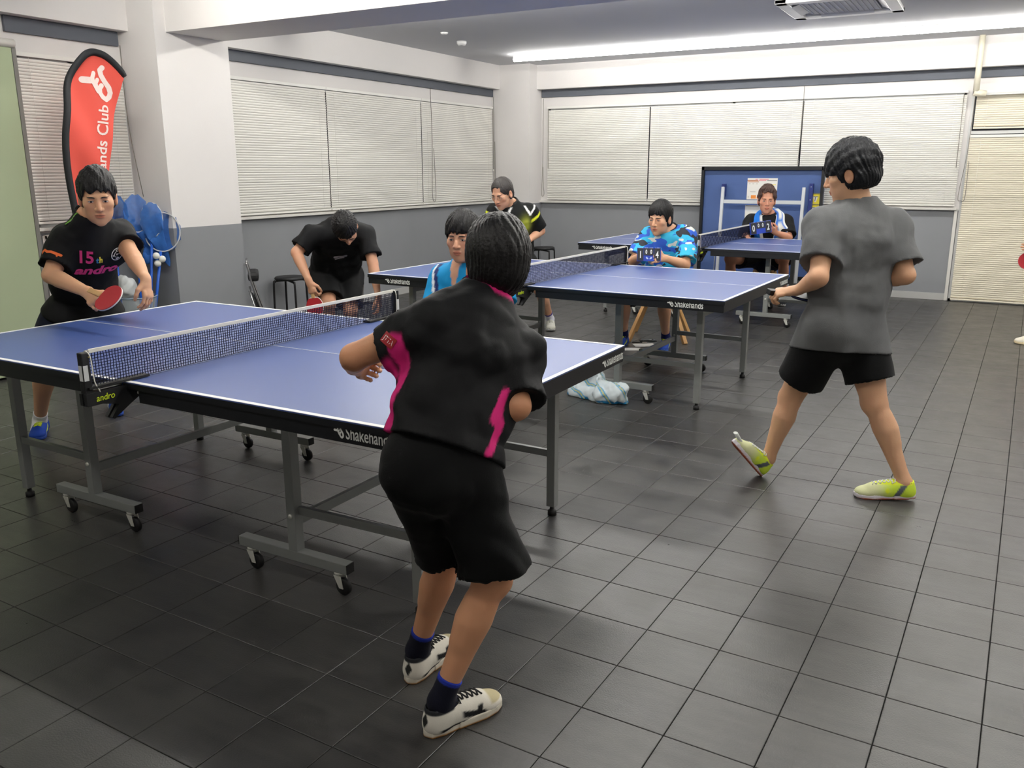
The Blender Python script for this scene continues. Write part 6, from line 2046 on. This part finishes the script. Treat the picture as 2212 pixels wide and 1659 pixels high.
# notices taped on the panel
def notice(label, x, z, w, h, base, marks, texts=()):
    t = thing('notice', label, 'notice', (x, 11.0945, z))
    m = MB(); m.box((0, 0, 0), (w, 0.0016, h)); sh_ = m.build('sheet', base, t)
    for (cx_, cz_, sx_, sz_, M_) in marks:
        k = MB(); k.box((cx_ * w, -0.0011, cz_ * h), (sx_ * w, 0.0006, sz_ * h)); k.build('printed_block', M_, sh_)
    for (txt, cx_, cz_, hh, M_, sx_) in texts:
        v, f = text_mesh(txt, hh, 0.0, sx_)
        k = MB(); k.add([(p.x + cx_ * w, -0.0018, p.y + cz_ * h) for p in v], f); k.build('lettering', M_, sh_)
    return t
PAPER = mat('paper_white', (232, 230, 224), 0.7); OCH = mat('print_ochre', (190, 112, 50), 0.6); ORG = mat('print_orange2', (228, 140, 62), 0.6); GRYP = mat('print_grey', (120, 118, 116), 0.6); PNKP = mat('print_rose', (226, 130, 140), 0.6)
YPAP = mat('sticker_yellow', (236, 218, 62), 0.5); YDK = mat('sticker_olive', (150, 140, 50), 0.5); LTXT = mat('print_light', (214, 210, 200), 0.7)
notice('white notice with orange blocks behind the far scorer head', -2.615, 1.275, 0.37, 0.26, PAPER,
       [(-0.32, 0.39, 0.36, 0.035, OCH), (0.0, 0.39, 0.25, 0.03, PNKP), (0.32, 0.39, 0.33, 0.03, GRYP), (-0.30, 0.33, 0.37, 0.035, OCH),
        (-0.42, 0.24, 0.06, 0.06, LTXT), (-0.30, 0.24, 0.06, 0.06, LTXT), (-0.18, 0.24, 0.06, 0.06, LTXT), (0.34, 0.20, 0.22, 0.03, YPAP),
        (-0.30, -0.14, 0.18, 0.015, GRYP), (-0.27, -0.38, 0.17, 0.16, ORG), (-0.10, -0.41, 0.12, 0.09, ORG), (-0.44, -0.38, 0.05, 0.10, LTXT), (0.25, -0.36, 0.3, 0.12, LTXT), (-0.2, 0.45, 0.08, 0.035, PNKP), (0.05, 0.45, 0.3, 0.035, PNKP)])
notice('second white sheet lower down behind the far scorer shoulder', -2.63, 0.955, 0.36, 0.24, mat('paper_grey', (208, 210, 212), 0.6),
       [(0, 0.47, 0.98, 0.05, GRYP), (0, -0.15, 0.96, 0.65, PAPER)])
for zc_, lab in ((1.165, 'upper yellow folding-table sticker'), (1.035, 'lower yellow folding-table sticker')):
    n_ = notice(lab + ' at the panel right side', -1.965, zc_, 0.105, 0.125, YPAP, [(0, 0.45, 0.98, 0.09, YDK)])
    k = MB(); k.prism([(-0.032, 0.03), (0.028, 0.03), (0.008, -0.04), (-0.012, -0.04)], 0, 0.0006, M=Matrix(((1, 0, 0, 0), (0, 0, -1, -0.0008), (0, 1, 0, 0), (0, 0, 0, 1)))); k.build('white_figure', PAPER, n_)
    k = MB(); k.prism([(-0.026, 0.028), (0.034, 0.028), (0.030, 0.018), (0.006, 0.018), (-0.002, -0.03), (-0.010, -0.03), (-0.006, 0.018), (-0.026, 0.018)], 0, 0.0006, M=Matrix(((1, 0, 0, 0), (0, 0, -1, -0.0016), (0, 1, 0, 0), (0, 0, 0, 1)))); k.build('table_mark', GRYP, n_)

# ---- score flip boards held by the two scorers
def score_board(label, c, nrm, wdt, digits, tilt=0.0, mark=True):
    t = thing('score_board', label, 'score board', tuple(c), 0, 'flip score boards in hands')
    n = unit(nrm); x = unit(np.cross(UPv, n)); x = unit(x * math.cos(tilt) + np.cross(n, x) * math.sin(tilt)); y = np.cross(n, x)
    M = Matrix(((x[0], y[0], n[0], 0), (x[1], y[1], n[1], 0), (x[2], y[2], n[2], 0), (0, 0, 0, 1)))
    h = wdt * 0.56
    BB = mat('board_blue', (36, 66, 170), 0.5); CARD = mat('card_black', (40, 41, 44), 0.5)
    m = MB(); m.prism([(-wdt / 2, -h / 2), (wdt / 2, -h / 2), (wdt / 2, h / 2), (-wdt / 2, h / 2)], -0.006, 0.0, M=M); m.build('back_board', BB, t, 0.002)
    m = MB(); m.prism([(-wdt / 2, -h / 2), (wdt / 2, -h / 2), (wdt / 2, h / 2), (-wdt / 2, h / 2)], -0.030, -0.026, M=M @ Matrix.Rotation(0.0, 4, 'X')); m.build('rear_leaf', BB, t)
    m = MB(); m.box((M @ Vector((0, h / 2, -0.014))), (0.001, 0.001, 0.001)); 
    spec = ((-0.36, 0.0, 0.25, 0.92, digits[0], 0.62), (-0.115, 0.20, 0.20, 0.52, digits[1], 0.36), (0.085, 0.20, 0.20, 0.52, digits[2], 0.36), (0.34, 0.0, 0.26, 0.92, digits[3], 0.62))
    for cx_, cy_, cw, chh, dg, th in spec:
        a = cx_ * wdt; b = cy_ * h
        m = MB(); m.prism([(a - cw * wdt / 2, b - chh * h / 2), (a + cw * wdt / 2, b - chh * h / 2), (a + cw * wdt / 2, b + chh * h / 2), (a - cw * wdt / 2, b + chh * h / 2)], 0.0005, 0.004, M=M)
        cd_ = m.build('score_card', CARD, t)
        v, f = text_mesh(dg, h * th * 0.85, 0.0, 0.62, bold=0.0016)
        ym = (max(p.y for p in v) + min(p.y for p in v)) / 2
        k = MB(); k.add([M @ Vector((p.x + a, p.y - ym + b, 0.0048)) for p in v], f); k.build('digit', INK, cd_)
        k = MB()
        for q in range(3):
            k.tube([M @ Vector((a + (q - 1) * cw * wdt * 0.25 + 0.003 * math.cos(u), b + chh * h / 2 + 0.002 + 0.004 * math.sin(u), 0.002 + 0.0)) for u in [2 * PI * z / 8 for z in range(8)]], 0.0009, 4, closed=True)
        k.build('binder_rings', CHROME, cd_)
    if mark:   # small pale winged mark between the cards
        k = MB()
        for s in (-1, 1):
            k.prism([(s * 0.002, -0.35 * h), (s * 0.016, -0.16 * h), (s * 0.026, -0.20 * h), (s * 0.021, -0.31 * h), (s * 0.013, -0.36 * h)] if s > 0 else [(s * 0.002, -0.35 * h), (s * 0.013, -0.36 * h), (s * 0.021, -0.31 * h), (s * 0.026, -0.20 * h), (s * 0.016, -0.16 * h)], 0.0004, 0.001, M=M)
        k.build('wing_mark', mat('mark_pale', (186, 200, 224), 0.5), t)
    return t
score_board('score board reading 1 and 4 held by the camouflage scorer', (-2.418, 6.60, 0.852), W(-0.10, -1, 0.15), 0.19, '1004', 0.0)
score_board('score board reading 0 and 2 held up by the far scorer', (-2.292, 9.80, 0.885), W(0.05, -1, 0.05), 0.235, '0002', 0.13, False)

# ---- things on the floor under the middle table
def towel_heap():
    o = np.array([-2.235, 5.185, 0.0]); SQ = V3((1.0, 0.62, 1.3))
    prims = [Bone(o + V3((-0.17, 0.10, 0.05)), o + V3((-0.05, 0.09, 0.13)), [0.055, 0.06], k=0.05), Bone(o + V3((-0.05, 0.09, 0.13)), o + V3((0.03, 0.0, 0.06)), [0.06, 0.065], k=0.05),
             Bone(o + V3((-0.12, 0.12, 0.03)), o + V3((-0.10, 0.06, 0.15)), [0.06, 0.045], k=0.05), Bone(o + V3((0.03, 0.0, 0.04)), o + V3((0.19, -0.06, 0.035)), [0.065, 0.045], k=0.05),
             Bone(o + V3((0.05, -0.12, 0.02)), o + V3((0.17, -0.02, 0.05)), [0.045, 0.05], k=0.05), Bone(o + V3((-0.18, 0.05, 0.02)), o + V3((0.02, -0.06, 0.03)), [0.04, 0.045], k=0.05)]
    def fn(p):
        d = union(prims, o + (p - o) / SQ) * 0.7
        d = d + fold(p, 0.022, 42, 8) + fold(p, 0.006, 95, 3)
        return smax(d, -p[:, 2] + 0.001, 0.006)
    P, Q = net(fn, o + V3((-0.32, -0.2, -0.02)), o + V3((0.32, 0.2, 0.33)), 0.007)
    q = P - o
    s = np.sin(q[:, 0] * 38 + q[:, 2] * 30 + 4 * np.sin(q[:, 1] * 16))
    c = np.tile(L3((212, 222, 226)), (len(P), 1))
    c = mixc(c, ss(0.72, 0.86, s), L3((92, 160, 200)))
    c = mixc(c, ss(0.5, 0.6, np.sin(q[:, 0] * 25 - q[:, 1] * 40 + 2)) * ss(0.03, 0.02, q[:, 2]), L3((40, 132, 186)))
    c = mixc(c, ss(0.97, 0.99, s), L3((206, 196, 120)))
    t = np_mesh('towel', P, Q, CLOTH, None, c, origin=o); t.location = tuple(o)
    return tag(t, 'pale blue striped towel dropped on the floor under the middle table', 'towel')
towel_heap()
def sheet(name, label, cat, x, y, w, d, rz, M_, h=0.0015, group=None):
    m = MB(); m.box((0, 0, h / 2), (w, d, h)); o = m.build(name, M_, None); o.location = (x, y, 0.0005); o.rotation_euler = (0, 0, rz)
    return tag(o, label, cat, group)
sheet('paper_slip', 'upper white paper slip on the floor by the phone', 'paper', -2.615, 7.10, 0.19, 0.13, 0.6, PAPER)
sheet('paper_slip', 'lower white paper slip nearest the table leg', 'paper', -2.65, 6.88, 0.17, 0.11, 0.5, PAPER)
ph = thing('phone', 'black smartphone lying on the floor by the scorer shoe', 'phone', (-2.66, 7.31, 0.0), 0.5)
m = MB(); m.box((0, 0, 0.006), (0.155, 0.08, 0.009)); m.build('body', mat('phone_black', (22, 22, 24), 0.3), ph, 0.003)
m = MB(); m.box((0, 0, 0.0108), (0.14, 0.07, 0.0008)); m.build('screen', mat('phone_screen', (60, 62, 70), 0.1, 0.6), ph)
pn = thing('pen', 'pen lying on the upper paper slip', 'pen', (-2.69, 7.165, 0.007), 0.4)
m = MB(); m.tube([(-0.06, 0, 0), (0.03, 0, 0)], 0.005, 8); m.build('barrel', mat('pen_black', (24, 24, 26), 0.4), pn)
m = MB(); m.tube([(0.03, 0, 0), (0.06, 0, 0), (0.072, 0, 0)], [0.0048, 0.0045, 0.001], 8); m.build('tip', mat('pen_clear', (200, 196, 186), 0.3), pn)
# strap of the loose shoe tongue on the walking man
